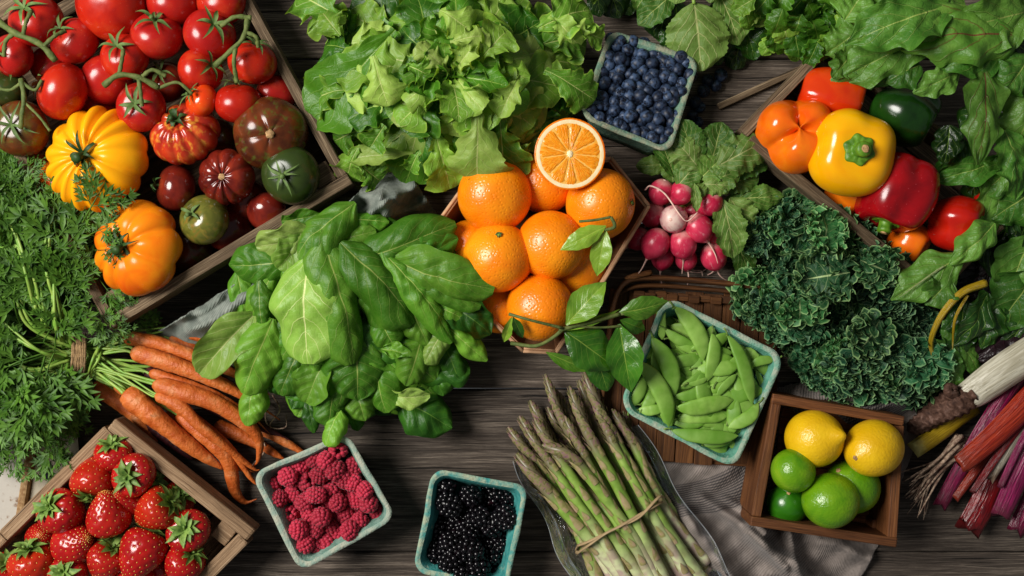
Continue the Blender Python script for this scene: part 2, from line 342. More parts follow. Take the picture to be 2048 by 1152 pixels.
col = m.mix(m.mr(u, .36, .22, 0, .9), col, m.mix(m.noise(9, c, 3), C('#5c5634'), C('#7c6660')))
MT['asparagus_skin'] = m.fin(col, .38, .45, m.bump(m.noise(5, m.sc(c, 1, 1, 1), 3), .2, 1.0))
skin_mat('asparagus_scale', ((.3, C('#7a7c42')), (.5, C('#968a5c')), (.75, C('#a88a78'))), 10, .5, .3, bst=.3, bsz=3)
skin_mat('asparagus_tip', ((.3, C('#4a4a26')), (.48, C('#7a7648')), (.58, C('#86685f')), (.75, C('#6a4a5c'))), 7, .5, .3, bst=.3, bsz=3)
def pulp(name, a, b, worn):
    m = MB(name); c = m.co(); col = m.mix(m.mr(m.noise(16, c, 5), .3, .7), a, b)
    col = m.mix(m.mr(m.noise(22, m.sc(c, 1, 1, 1), 5, .5), .6, .72, 0, .6), col, worn)
    MT[name] = m.fin(col, .85, .15, m.bump(m.noise(4, c, 4), .9, 2.5, m.bump(m.noise(14, c, 3), .5, 4)))
for nm, x1, x2, x3 in (('pulp_green', '#4a8470', '#67a08a', '#a9b39f'), ('pulp_pale', '#5c7d70', '#7c978a', '#a8aa98'), ('pulp_sage', '#4d7060', '#6b8c78', '#98987f'), ('pulp_teal', '#2c7674', '#45908a', '#a4ac92')):
    pulp(nm, C(x1), C(x2), C(x3)); pulp(nm + '_rim', C(x2), C(x3), C('#bdb59c'))
def cloth_mat(name, a, b, stripe=None, tw=1.0, wf=480.0):
    m = MB(name); c = m.co(); uv = m.n('ShaderNodeTexCoord').outputs['UV']; x = m.xyz(uv)
    wv = m.mt('SINE', m.mt('MULTIPLY', m.mt('ADD', x[0], m.mt('MULTIPLY', x[1], tw)), wf))
    col = m.mix(m.mr(m.noise(30, c, 4), .3, .7), a, b); col = m.mix(m.mr(wv, -.2, .6, 0, .35), col, tuple(q * .55 for q in a[:3]) + (1,))
    if stripe:
        band = m.mt('MULTIPLY', m.mr(x[1], .20, .22), m.mr(x[1], .44, .42)); ln = m.mr(m.mt('SINE', m.mt('MULTIPLY', x[1], 420.0)), -.1, .5)
        col = m.mix(m.mt('MULTIPLY', band, m.mt('ADD', m.mt('MULTIPLY', ln, .55), .3)), col, stripe)
    MT[name] = m.fin(col, .9, .1, m.bump(wv, .4, 1.2, m.bump(m.noise(10, c, 5), .8, 4.0)), 0, 0, .15)
cloth_mat('linen_green', C('#687068'), C('#8b9188'), None, .6, 520.0)
cloth_mat('linen_grey', C('#7b726c'), C('#968b84'), C('#26262a'))
m = MB('enamel'); c = m.co(); MT['enamel'] = m.fin(m.mix(m.mr(m.noise(10, c, 4), .55, .7, 0, .3), C('#b9b6ae'), C('#8c8a84')), .3, .5)
m = MB('film'); c = m.co(); nb = m.bump(m.noise(26, m.sc(c, 1, .4, 1), 4, 1.2), 1.0, 16.0)
fr = m.n('ShaderNodeFresnel', {'IOR': 1.45, 'Normal': nb}).outputs[0]
tr = m.n('ShaderNodeBsdfTransparent', {0: (.9, .93, .95, 1)}); gl = m.n('ShaderNodeBsdfGlossy', {'Color': (.9, .95, 1, 1), 'Roughness': .07, 'Normal': nb}); df = m.n('ShaderNodeBsdfDiffuse', {0: (.6, .66, .7, 1), 'Normal': nb})
m1 = m.n('ShaderNodeMixShader', {0: .035, 1: tr.outputs[0], 2: df.outputs[0]})
m2 = m.n('ShaderNodeMixShader', {0: m.mt('ADD', m.mt('MULTIPLY', fr, .9), .04), 1: m1.outputs[0], 2: gl.outputs[0]}); m.t.links.new(m2.outputs[0], m.o.inputs[0]); MT['film'] = m.m
def stalk_mat(name, a, b, end=None):
    m = MB(name); c = m.co(); uv = m.xyz(m.n('ShaderNodeTexCoord').outputs['UV'])
    rib = m.noise(.05, m.n('ShaderNodeCombineXYZ', {0: m.mt('MULTIPLY', uv[0], .25), 1: uv[1], 2: m.rnd}).outputs[0], 3)
    col = m.mix(m.mr(rib, .35, .65), a, b); col = m.mix(m.mr(m.noise(9, c, 4), .62, .8, 0, .4), col, C('#3a2018'))
    if end: col = m.mix(m.mr(m.mt('ADD', uv[0], m.mt('MULTIPLY', m.noise(10, c, 3), .25)), .92, 1.12, 0, .9), col, end)
    MT[name] = m.fin(col, .28, .5, m.bump(rib, .7, 4.0))
stalk_mat('stalk_white', C('#aaa38c'), C('#cfcab6'), C('#6a5240'))
stalk_mat('stalk_green', C('#7c9050'), C('#a4b078'))
stalk_mat('stalk_yellow', C('#94780e'), C('#b89a20'), C('#c9c070'))
stalk_mat('stalk_magenta', C('#52062a'), C('#8c0f48'), C('#4a0c22'))
stalk_mat('stalk_orange', C('#821c0c'), C('#a8361a'), C('#7a2a18'))
stalk_mat('stalk_red', C('#560810'), C('#840f14'), C('#4a0c0c'))
stalk_mat('stalk_pink', C('#620a36'), C('#961c58'), C('#5a2030'))
skin_mat('root_brown', ((.3, C('#2c1a14')), (.55, C('#5a4034')), (.75, C('#80655a'))), 10, .75, .2, bst=.9, bsz=5)
plain('root_fibre', C('#c0a890'), .8, .2, 8, .4, .4, col2=C('#6a4e42'))
m = MB('white_paint'); c = m.co(); col = m.mix(m.mr(m.noise(22, c, 5), .55, .68), C('#a8a298'), C('#6f5238')); MT['white_paint'] = m.fin(col, .6, .3, m.bump(m.noise(8, c, 4), .3, 2))
plain('brown_edge', C('#7a5836'), .7, .2, 10, .4, .5, col2=C('#a88a62'))
plain('cream_card', C('#a39a88'), .7, .2, 40, .12, .1)
plain('blue_print', C('#15172c'), .7, .2, 10, .2, 0)
plain('shadow_filler', C('#1c120c'), .9, .05, 20, .3, 0)

# ------------------------------------------------------------------ builders
SH = {
 'basil': [(0,.1),(.05,.36),(.16,.8),(.34,1),(.62,1),(.82,.88),(.94,.6),(1,.16)],
 'spoon': [(0,.2),(.15,.34),(.35,.62),(.6,.95),(.75,1),(.88,.8),(.96,.45),(1,.06)],
 'round': [(0,.05),(.05,.3),(.18,.78),(.4,1),(.65,.96),(.85,.68),(.96,.32),(1,.02)],
 'oak': [(0,.16),(.18,.28),(.35,.55),(.5,.78),(.68,1),(.84,.92),(.94,.62),(1,.15)],
 'citrus': [(0,.03),(.1,.35),(.3,.85),(.48,1),(.68,.82),(.85,.45),(1,.01)],
 'chard': [(0,.14),(.08,.55),(.25,.95),(.45,1),(.7,.8),(.88,.45),(1,.04)],
 'kale': [(0,.12),(.15,.5),(.35,.85),(.6,1),(.8,.85),(.93,.55),(1,.2)],
}
def profile(shape, n):
    a = np.array(SH[shape]); x = np.linspace(0, 1, 200); f = np.interp(x, a[:, 0], a[:, 1])
    k = np.hanning(23); k /= k.sum(); f = np.convolve(np.pad(f, 11, mode='edge'), k, 'valid')
    return np.interp(np.linspace(0, 1, n), x, f)
def leafgrid(L, Wd, shape, cup=-.5, arch=.12, curl=0., ruf=.04, rfreq=3., twist=0., bull=.02, lobe=0., nl=4., seed=0, nu=30, nv=15, fold=0., serr=0., edgecurl=0., pk=.5):
    r = np.random.default_rng(seed)
    u = np.linspace(0, 1, nu)[:, None]; v = np.linspace(-1, 1, nv)[None]; av = np.abs(v); sg = np.sign(v)
    f = profile(shape, nu)[:, None]
    ph = r.uniform(0, 6.28, 8)
    side = np.where(v < 0, 0.0, 1.9)
    if lobe: f = f * (1 + lobe * np.sin(2*np.pi*(nl*u) + ph[0] + side) + lobe*.4*np.sin(2*np.pi*(nl*2.7*u) + ph[1] + side))
    if serr: f = f * (1 + serr * (np.abs(((u * 17 + side) % 1) - .5) * 2 - .5))
    half = Wd / 2 * f
    cp = cup * (1 + .35 * np.sin(2*np.pi*u*1.3 + ph[2])) + 1e-3
    y = half * np.sin(cp * v) / cp; z = half * (1 - np.cos(cp * v)) / cp
    if fold: z = z + fold * half * av
    x = L * u * np.ones_like(v)
    z = z + arch * L * np.sin(np.pi * u) + curl * L * u**3
    env = np.sin(np.pi * np.clip(u * .94 + .05, 0, 1)) ** .5
    A = ruf * Wd * av**2.2 * env
    z = z + A * (np.sin(2*np.pi*rfreq*u + ph[3] + side * 1.3) + .5*np.sin(2*np.pi*rfreq*2.3*u + ph[4] + side))
    y = y + sg * A * .6 * np.cos(2*np.pi*rfreq*1.4*u + ph[5]); x = x + A * .5 * np.sin(2*np.pi*rfreq*1.2*u + ph[6])
    q3 = np.stack([u * L / Wd * 2.2 + 0*v, v + 0*u, 0*u + 0*v], -1).reshape(-1, 3)
    z = z + bull * Wd * (1.6 * wob(q3, seed + 11, 5.5, 5) + .7 * wob(q3, seed + 12, 11., 6)).reshape(z.shape) * np.clip(1.1 - av**4, 0, 1) * env
    z = z + bull * pk * Wd * (np.abs(np.sin(np.pi * (u - .35 * av) * 4.5 + ph[7])) ** .7 - .6) * np.clip(av * 3, 0, 1) * np.clip(1 - av**3, 0, 1) * env
    z = z - .03 * Wd * np.exp(-(v / .1)**2) * env
    P = np.stack([x, y + 0*x, z], -1)
    P[..., 2] += Wd * .05 * wob(P.reshape(-1, 3) / max(L, 1), seed + 5, 9.).reshape(P.shape[:2]) * env
    if edgecurl:  # roll the rim back over itself
        t = np.clip((av - .6) / .4, 0, 1); P[..., 2] -= edgecurl * half * t**2; P[..., 1] -= sg * edgecurl * .4 * half * t**2
    if twist:
        a = twist * (u - .3) * np.ones_like(v); yy = P[..., 1] * np.cos(a) - P[..., 2] * np.sin(a); zz = P[..., 1] * np.sin(a) + P[..., 2] * np.cos(a); P[..., 1] = yy; P[..., 2] = zz
    uv = np.stack([u * np.ones_like(v), (v + 1) / 2 * np.ones_like(u)], -1)
    return P.reshape(-1, 3), gf(nu, nv), uv.reshape(-1, 2)
_ls = [100]
def leaf(par, mat, b, t, w, shape='basil', roll=0., name='leaf', **kw):
    B = W(*b); T = W(*t); D = T - B; L = D.length; X = D / L
    Y = Vector((0, 0, 1)).cross(X); Y = Y.normalized() if Y.length > 1e-3 else Vector((0, 1, 0)); Z = X.cross(Y)
    if roll: q = Quaternion(X, roll); Y = q @ Y; Z = q @ Z
    _ls[0] += 1; kw.setdefault('seed', _ls[0])
    zm = (b[2] + t[2]) / 2
    v, f, uv = leafgrid(L, w * (H - zm) / H, shape, **kw)
    M = np.array([X, Y, Z]); v = v @ M
    me = mesh(name, v, f, MT[mat], uv)
    return obj(name, me, par, B - par.location / S)

def fruitgrid(rx, ry, rz, ribs=0, depth=0., dt=0., db=0., seed=0, nu=32, nv=48, sharp=1.4, sq=1.0, irr=.03, dtw=.45, dbw=.4):
    r = np.random.default_rng(seed)
    th = np.linspace(0, np.pi, nu)[:, None]; ph = np.linspace(0, 2*np.pi, nv, endpoint=False)[None]
    p2 = ph + .12 * np.sin(ph + r.uniform(0, 6)) + .08 * np.sin(2*ph + r.uniform(0, 6))
    st = np.sin(th); ct = np.cos(th)
    rad = np.abs(st)**sq * np.ones_like(ph)
    if ribs:
        sn = np.abs(np.sin(ribs * p2 / 2 + r.uniform(0, 3)))
        val = (1 - sn) ** sharp if sharp >= 1 else (1 - sn ** sharp if sharp > 0 else (1 - sn**2) ** 1.2)
        amp = 1 + .35 * np.sin(2*ph + r.uniform(0, 6)) + .25 * np.sin(3*ph + r.uniform(0, 6))
        val = val * np.clip((th - .1) / .25, 0, 1)
        rad = rad * (1 - depth * val * amp * (.35 + .65 * np.abs(ct)**.5 + .15))
    x = rad * np.cos(ph); y = rad * np.sin(ph); z = np.sign(ct) * np.abs(ct)**sq * np.ones_like(ph)
    if ribs and sharp > 0: z = z * (1 - 1.1 * depth * val * amp)
    P = np.stack([x, y, z], -1)
    w = wob(P.reshape(-1, 3), seed + 3, 2.2).reshape(nu, nv)
    w = np.where((th < 1e-6) | (th > np.pi - 1e-6), w[:, :1], w)
    P = P * (1 + irr * w)[..., None]
    P[..., 2] -= dt * np.exp(-(th / dtw)**2); P[..., 2] += db * np.exp(-((np.pi - th) / dbw)**2)
    P *= np.array([rx, ry, rz])
    # collapse the pole rings to one vertex each
    v = np.vstack([P[0, :1], P[1:-1].reshape(-1, 3), P[-1, :1]]); m = nv; n = nu - 2
    f = (gf(n, m, True) + 1)[:, ::-1].tolist(); j = range(m); e = 1 + (n - 1) * m; L = len(v) - 1
    f += [(0, 1 + a, 1 + (a + 1) % m) for a in j]; f += [(L, e + (a + 1) % m, e + a) for a in j]
    return v, f
def calyx(R, z0, n=6, ln=.9, wd=.16, lift=.25, seed=0, droop=.35, mat='sepal_green', curlup=0.):
    r = np.random.default_rng(seed); parts = []
    for k in range(n):
        a = 2*np.pi*(k + r.uniform(-.2, .2)) / n; l = R * ln * r.uniform(.75, 1.15); w = R * wd * r.uniform(.8, 1.2); cu = r.uniform(.6, 1.4)
        u = np.linspace(0, 1, 8)[:, None]; v = np.linspace(-1, 1, 3)[None]
        pr = np.interp(u, [0, .15, .4, .75, 1], [.5, .8, 1, .55, .02])
        x = l * u + 0*v; y = w * pr * v; z = lift * R * np.sin(np.pi * u * .8) * cu - droop * R * u**2 + curlup * R * u**3 * cu + w * .5 * np.abs(v) * pr
        y = y + l * .12 * np.sin(u * 3 + r.uniform(0, 6)) * u
        ca, sa = np.cos(a), np.sin(a)
        parts.append((np.stack([x*ca - y*sa, x*sa + y*ca, z + z0], -1).reshape(-1, 3), gf(8, 3)))
    return join(parts)
def mesh_calyx(name, *a, mat='sepal_green', **k):
    v, f = calyx(*a, **k); return mesh(name, v, f, MT[mat])
def boxmesh(name, lx, ly, lz, mat, bev=2.0, seed=0, n=10, warp=1.0):
    # a board along local x, sawn ends, slightly worn edges: rounded rectangle section swept in x
    r = np.random.default_rng(seed); bev = min(bev, ly*.3, lz*.3)
    sec = []
    for cx, cy, a0 in ((1, 1, 0), (-1, 1, 90), (-1, -1, 180), (1, -1, 270)):
        for a in (0, 45, 90):
            t = math.radians(a0 + a); sec.append((cx*(ly/2 - bev) + bev*math.cos(t), cy*(lz/2 - bev) + bev*math.sin(t)))
    sec = np.array(sec); k = len(sec); xs = np.concatenate([[-lx/2, -lx/2 + bev], np.linspace(-lx/2, lx/2, n)[1:-1], [lx/2 - bev, lx/2]])
    V = []
    for i, x in enumerate(xs):
        s = sec.copy()
        if i in (0, len(xs)-1): s = s * (1 - bev / max(ly, lz))
        p = np.column_stack([np.full(k, x), s]); p[:, 1:] += warp * .5 * np.column_stack([wob(p / 40, seed, 1.), wob(p / 40, seed + 9, 1.)]); V.append(p)
    v = np.concatenate(V); f = gf(len(xs), k, True).tolist(); f.append(tuple(range(k-1, -1, -1))); f.append(tuple((len(xs)-1)*k + j for j in range(k)))
    me = mesh(name, v, f, mat, smooth=False)
    return me
_bs = [0]
def board(name, par, p1, p2, thick, high, mat, off=0.0, **kw):
    """plank on edge: top centre line runs from p1 to p2 (px, z of the top); thick across, high downwards"""
    A = W(*p1); B = W(*p2); D = B - A; L = D.length; X = D / L; Y = Vector((0, 0, 1)).cross(X).normalized(); Z = X.cross(Y)
    _bs[0] += 1
    me = boxmesh(name, L, thick, high, MT[mat], seed=_bs[0] * 7, **kw)
    Mx = Matrix((X, Y, Z)).transposed()
    c = (A + B) / 2 - Z * high / 2 + Y * off
    return obj(name, me, par, c - (par.location / S if par else Vector()), Mx.to_quaternion())
def place(name, label, cat, x, y, z, r, axis, group=None, spin=None):
    return thing(name, label, cat, W(x, y, z), group, axq(axis, R(0, 6.28) if spin is None else spin))
def axis_from(dx, dy, r, mx=.97):
    d = math.hypot(dx, dy) / r
    if d > mx: dx, dy, d = dx*mx/d, dy*mx/d, mx
    return Vector((dx / r, -dy / r, math.sqrt(max(0, 1 - d*d))))
def carton(name, label, corners, depth, taper, mat, cat='carton', rim=7.0, rad=.13, group=None):
    Cn = np.array([W(*c) for c in corners]); cen = Cn.mean(0)
    nrm = np.cross(Cn[1] - Cn[0], Cn[3] - Cn[0]); nrm /= np.linalg.norm(nrm)
    if nrm[2] < 0: nrm = -nrm
    st = []
    for (cx, cy, a0) in ((1 - rad, 1 - rad, 0), (rad, 1 - rad, 90), (rad, rad, 180), (1 - rad, rad, 270)):
        for a in np.linspace(0, 90, 9): st.append((cx + rad*math.cos(math.radians(a0 + a)), cy + rad*math.sin(math.radians(a0 + a))))
        nx = {0: (rad, 1), 90: (0, rad), 180: (1 - rad, 0), 270: (1, 1 - rad)}[a0]; last = st[-1]
        for q in (.2, .4, .6, .8): st.append((last[0] + (nx[0]-last[0])*q, last[1] + (nx[1]-last[1])*q))
    st = np.array(st); s, t = st[:, :1], st[:, 1:]
    ring = (1-s)*(1-t)*Cn[0] + s*(1-t)*Cn[1] + s*t*Cn[2] + (1-s)*t*Cn[3] - cen
    rl = np.linalg.norm(ring, axis=1)[:, None]; un = ring / rl; m = len(ring)
    def rg(off, dz): 
        sc = 1 - (1 - taper) * (-dz / depth)
        return ring * sc + un * off + nrm * dz
    rings = [rg(-6, -depth)*.0 + nrm * (-depth + 4)] + [rg(-6 - rim, -depth + 4), rg(-6 - rim, -depth * .6), rg(-5 - rim, -depth*.25), rg(-4 - rim, -5), rg(-2 - rim, -1), rg(-rim * .5 - 1, 1), rg(1.5, 1.2), rg(2.5, -2), rg(1.5, -6), rg(-3.5, -8), rg(-5, -depth * .3), rg(-6, -depth * .7), rg(-7, -depth), nrm * -depth + 0*ring]
    V = np.array(rings); V += (wob(V.reshape(-1, 3) / 12, hash(name) % 97 + len(label), 1.0) * 2.0).reshape(V.shape[0], m, 1) * un[None] * (np.arange(len(rings)) > 0)[:, None, None]
    th = thing(name, label, cat, Vector(cen) - Vector(nrm) * depth, group)
    o0 = np.array(th.location) / S
    body = mesh('shell', (V[:6].reshape(-1, 3) + cen - o0), gf(6, m, True), MT[mat]); obj('inner_wall', body, th)
    obj('rim', mesh('rim', V[5:11].reshape(-1, 3) + cen - o0, gf(6, m, True), MT[mat + '_rim']), th)
    obj('outer_wall', mesh('outer', V[10:].reshape(-1, 3) + cen - o0, gf(5, m, True), MT[mat]), th)
    return th
def bil(cs, s, t):
    c = np.array(cs, float); return (1-s)*(1-t)*c[0] + s*(1-t)*c[1] + s*t*c[2] + (1-s)*t*c[3]
def cloth(name, label, P, nu, nv, hfun, mat, seed=0, thick=2.2):
    """P: control grid (rows of px points with z) draped; hfun(x,y)-> extra height"""
    P = np.array(P, float); a, b = P.shape[:2]
    rows = np.array([catmull(P[i], nv) for i in range(a)]); G = np.array([catmull(rows[:, j], nu) for j in range(nv)]).transpose(1, 0, 2)
    z = G[..., 2] + hfun(G[..., 0], G[..., 1]); z = np.maximum(z, 2.0)
    k = (H - z) / H; V = np.stack([(G[..., 0] - 1024)*k, (576 - G[..., 1])*k, z], -1)
    e = np.zeros((nu, nv)); e[0] = e[-1] = 1; e[:, 0] = e[:, -1] = 1
    r = np.random.default_rng(seed); V[..., :2] += (r.normal(size=(nu, nv, 2)) * .7) * e[..., None]
    uv = np.stack(np.meshgrid(np.linspace(0, 1, nu), np.linspace(0, 1, nv), indexing='ij'), -1)
    org = V.reshape(-1, 3).mean(0); org[2] = 0
    o = obj(name, mesh(name, V.reshape(-1, 3) - org, gf(nu, nv)[:, ::-1], MT[mat], uv.reshape(-1, 2)), None, org)
    sm = o.modifiers.new('thickness', 'SOLIDIFY'); sm.thickness = thick * S
    return tag(o, label, 'cloth')
def ridge(x, y, p, q, w, h):
    px, py = p; qx, qy = q; dx, dy = qx - px, qy - py; L2 = dx*dx + dy*dy
    t = np.clip(((x - px)*dx + (y - py)*dy) / L2, 0, 1)
    wv = 6 * np.sin(t * 5 + px)
    d = np.hypot(x - px - t*dx, y - py - t*dy + wv)
    return h * np.exp(-(d / w)**1.35)

# ------------------------------------------------------------------ table
tb = thing('table', None, None); tb['kind'] = 'structure'
seams = [-420, -150, 118, 445, 778, 1104, 1420]
for i in range(len(seams) - 1):
    y0, y1 = seams[i], seams[i+1]
    board('plank', tb, (-460, (y0 + y1)/2, 0), (2500, (y0 + y1)/2, 0), y1 - y0 - 3.5, 40, 'table_wood', n=30, bev=2.5, warp=2.0)

# ------------------------------------------------------------------ tomato crate
ZC = 125
tc = thing('wooden_crate', 'large weathered grey wooden crate full of tomatoes', 'crate', W(270, 330, 0))
c_r, c_b = (690, 362), (222, 645)
def off(p, d, k): return (p[0] + d[0]*k, p[1] + d[1]*k)
dl = (-.482, -.876); dw = (-.857, .515)
far_r = off(c_r, dl, 700); far_l = off(c_b, dl, 700)
board('side_rail', tc, off(c_r, dl, 12) + (ZC,), far_r + (ZC,), 20, 60, 'crate_wood'); board('side_rail', tc, off(c_r, dl, 12) + (ZC - 66,), far_r + (ZC - 66,), 18, 56, 'crate_wood')
board('side_rail', tc, off(c_b, dl, 12) + (ZC,), far_l + (ZC,), 20, 60, 'crate_wood'); board('side_rail', tc, off(c_b, dl, 12) + (ZC - 66,), far_l + (ZC - 66,), 18, 56, 'crate_wood')
board('end_rail', tc, off(c_r, dw, -10) + (ZC - 1,), off(c_b, dw, 10) + (ZC - 1,), 22, 58, 'crate_wood'); board('end_rail', tc, off(c_r, dw, -8) + (ZC - 66,), off(c_b, dw, 8) + (ZC - 66,), 20, 56, 'crate_wood')
far2 = off(off(c_r, dl, 640), dw, 12); far3 = off(off(c_b, dl, 640), dw, -12)
board('end_rail', tc, far2 + (ZC - 3,), far3 + (ZC - 3,), 22, 58, 'crate_wood')
for p, s in ((c_r, 1), (c_b, -1)):
    q = off(off(p, dl, 34), dw, 34 * s); board('corner_post', tc, off(q, dw, -20) + (ZC - 12,), off(q, dw, 20) + (ZC - 12,), 42, 108, 'crate_wood')
for i in range(6):
    q1 = off(off(c_r, dl, 20 + 110*i + 50), dw, 12); q2 = off(off(c_b, dl, 20 + 110*i + 50), dw, -12)
    board('floor_slat', tc, q1 + (14,), q2 + (14,), 100, 10, 'crate_wood')

TG = 'tomatoes heaped in the wooden crate'
def tomato(label, x, y, z, r, mat, cal=None, ry=None, rz=.84, ribs=0, dep=0., dt=.14, db=.05, scar=False, sep='sepal_green', stub=True, seed=None, ns=6, ln=.82, spin=None, sh=1.4, wd=.08):
    seed = seed or int(x * 3 + y); k = (H - z) / H; r *= k; ry = (ry or r / k) * k
    ax = axis_from(cal[0] * k, cal[1] * k, r * .92) if cal else Vector((R(-.5, .5), R(-.5, .5), -1))
    if scar: ax = -ax
    t = place('tomato', label, 'tomato', x, y, z, r, ax, TG, 0.0 if spin is None else spin)
    v, f = fruitgrid(r, ry, r * rz, ribs, dep, dt, db, seed, 40, 96 if ribs else 48, irr=.03, sharp=sh, dtw=.3 if ribs else .45)
    obj('skin', mesh('skin', v, f, MT[mat]), t)
    top = r * rz * (1 - dt)
    if cal and not scar:
        cx_ = obj('calyx', mesh_calyx('calyx', r, top + r*.03, ns, ln, wd, .22, seed, .34, mat=sep, curlup=.22), t)
        if stub:
            P = [np.array((0, 0, top - r*.05)), np.array((r*.04, r*.03, top + r*.14)), np.array((r*.12, r*.06, top + r*.3))]
            v, f = sweep(catmull(P, 6), [r*.10, r*.075, r*.07, r*.075, r*.085, r*.09], 8); obj('stem', mesh('stem', v, quadtri(f), MT[sep]), cx_)
    if scar:
        v, f = fruitgrid(r*.13, r*.13, r*.05, 5, .25, .3, 0, seed, 8, 16); o = obj('blossom_scar', mesh('scar', v, f, MT['scar']), t, (0, 0, -r * rz * (1 - db) + r*.012))
    return t
red = 'red_tomato'
tomato('red tomato under the vine, nearest the top left corner', 72, 42, 138, 54, red, (-8, -20), stub=False)
tomato('red tomato right of the thick vine, with curly sepals', 150, 82, 132, 49, red, (-20, -20), stub=False)
tomato('red tomato cut by the left picture edge, on the vine', 26, 112, 132, 43, red, (-20, 4), stub=False)
tomato('largest smooth red tomato at the top edge', 222, 12, 140, 70, red)
tomato('red tomato at the top edge, between the largest one and the crate corner', 346, 8, 125, 52, red, (4, -45))
tomato('red tomato at the top edge nearest the right crate rail', 442, 2, 128, 50, red)
tomato('red tomato with small curled calyx below the top edge tomatoes', 314, 72, 142, 51, red, (8, -26))
tomato('red tomato joined to the upper right vine by an arching stalk', 420, 68, 140, 52, red, (20, -14), stub=False)
tomato('red tomato touching the right crate rail, stalk at its top', 505, 124, 138, 49, red, (12, -34), stub=False)
tomato('red tomato left of the upper right vine, calyx at its right edge', 401, 142, 142, 46, red, (32, -8), stub=False)
tomato('red tomato with upright star calyx on the middle vine', 250, 114, 150, 48, red, (-4, -16), stub=False)
tomato('pinkish red tomato half hidden under the middle vine', 214, 160, 112, 50, red)
tomato('large plain red tomato with calyx turned left', 126, 184, 142, 58, red, (-48, -20), stub=False)
tomato('red tomato facing up with calyx above the red yellow heirloom', 282, 214, 150, 49, red, (0, 0), stub=False)
tomato('smallest orange red tomato with calyx on its left', 403, 201, 152, 35, 'orange_red_tomato', (-20, -12), ln=1.0)
tomato('red tomato hanging under the right vine, above the brown one', 476, 206, 142, 47, red, (0, -40), stub=False)
tomato('dark red tomato deep below the middle vine', 330, 165, 92, 44, 'dark_red_tomato', (0, -18))
tomato('shaded red tomato against the right rail above the brown one', 552, 190, 95, 40, red)
tomato('shaded red tomato deep between vine and largest tomato', 235, 70, 85, 42, red)
tomato('shaded red tomato deep under the plain large one', 100, 130, 75, 40, red)
tomato('shaded red tomato below the pinkish one', 195, 215, 70, 44, red)
tomato('dark green tomato cut by the left edge', 14, 175, 110, 42, 'green_black_tomato', (10, -30))
tomato('dark red green tomato at left with broad star calyx', 42, 258, 128, 56, 'dark_tomato', (0, -2), ns=6, ln=.98, stub=False, wd=.06)
tomato('brown tomato glimpsed between crate rail and yellow heirloom', 72, 335, 80, 40, 'dark_tomato')
tomato('large golden yellow ribbed heirloom tomato', 194, 318, 140, 110, 'yellow_tomato', (-12, -6), ry=102, rz=.62, ribs=15, dep=.17, dt=.3, db=.1, sep='dark_sepal', ns=7, ln=.42, sh=.7, wd=.04)
tomato('orange tomato peeking out under the yellow ribbed heirloom', 118, 372, 82, 52, 'orange_tomato')
tomato('large orange heirloom tomato beside the carrot tops', 276, 496, 138, 98, 'orange_tomato', (-28, -4), ry=96, rz=.66, ribs=9, dep=.1, dt=.34, db=.1, sep='dark_sepal', ns=7, ln=.45, wd=.04, sh=.8)
tomato('red and yellow streaked heirloom tomato in the crate middle', 371, 268, 128, 71, 'heirloom_red', (-8, -32), ry=66, rz=.76, ribs=11, dep=.1, dt=.26, sep='dark_sepal', ln=.35)
tomato('largest brown tomato with pale blossom scar', 542, 268, 130, 74, 'dark_tomato', (13, 10), rz=.9, ribs=5, dep=.05, scar=True, db=.08)
tomato('brown red ribbed tomato with central blossom scar', 453, 354, 130, 57, 'dark_red_tomato', (0, 5), rz=.8, ribs=10, dep=.09, scar=True, db=.2)
tomato('dark green tomato with thin star calyx in the right corner', 582, 350, 138, 59, 'green_black_tomato', (-9, 6), rz=.86, sep='sepal_green', ns=7, ln=.7, wd=.05)
tomato('brownish red tomato beside the yellow heirloom', 352, 376, 112, 47, 'dark_red_tomato', (-38, -6), sep='dark_sepal', ln=.45)
tomato('small olive green tomato below the scarred ones', 408, 440, 125, 51, 'green_tomato', (-17, -12), ns=4, ln=.5)
tomato('small half ripe tomato leaning on the end rail', 534, 424, 95, 40, 'dark_red_tomato')
tomato('dark tomato deep beside the olive green one', 455, 455, 62, 50, 'dark_red_tomato')
tomato('dark tomato deep under the orange heirloom edge', 380, 500, 58, 48, 'dark_tomato')
tomato('dark tomato deep between brown and ribbed ones', 495, 400, 60, 42, 'dark_red_tomato')
tomato('dark tomato deep beneath the streaked heirloom', 430, 280, 70, 46, 'dark_tomato')
tomato('dark red tomato deep beside the orange heirloom top', 165, 425, 70, 45, 'dark_red_tomato')
def vine(label, *paths):
    v = thing('tomato_vine', label, 'vine', W(*paths[0][1][0]), 'vine stalks on the tomatoes')
    for i, (r, pts) in enumerate(paths): tube('main_stalk' if i == 0 else 'side_stalk', PT(*pts), [r, r * .8, r * .95], MT['vine_green'], v, n=18, m=8, fn=lambda u, a, s=i: 1 + .12 * np.sin(u * 23 + s) + .06 * np.sin(a * 3))
vine('thick green vine stalk over the two leftmost red tomatoes', (6.5, [(-10, 38, 196), (30, 66, 204), (80, 88, 204), (112, 122, 196)]), (4.5, [(46, 72, 203), (52, 45, 205), (63, 22, 196)]), (4.5, [(88, 92, 203), (110, 72, 200), (131, 62, 186)]), (4.5, [(30, 66, 203), (12, 82, 198), (8, 112, 184)]))
vine('green vine stalk with cut end over the centre tomatoes', (6, [(208, 171, 200), (238, 150, 208), (280, 156, 206), (318, 176, 196)]), (4.5, [(238, 150, 207), (243, 125, 210), (247, 99, 204)]), (4.5, [(277, 155, 206), (281, 185, 208), (284, 213, 203)]), (4.5, [(285, 153, 205), (305, 140, 204), (332, 152, 196)]), (3.5, [(318, 176, 196), (355, 165, 198), (385, 188, 190)]))
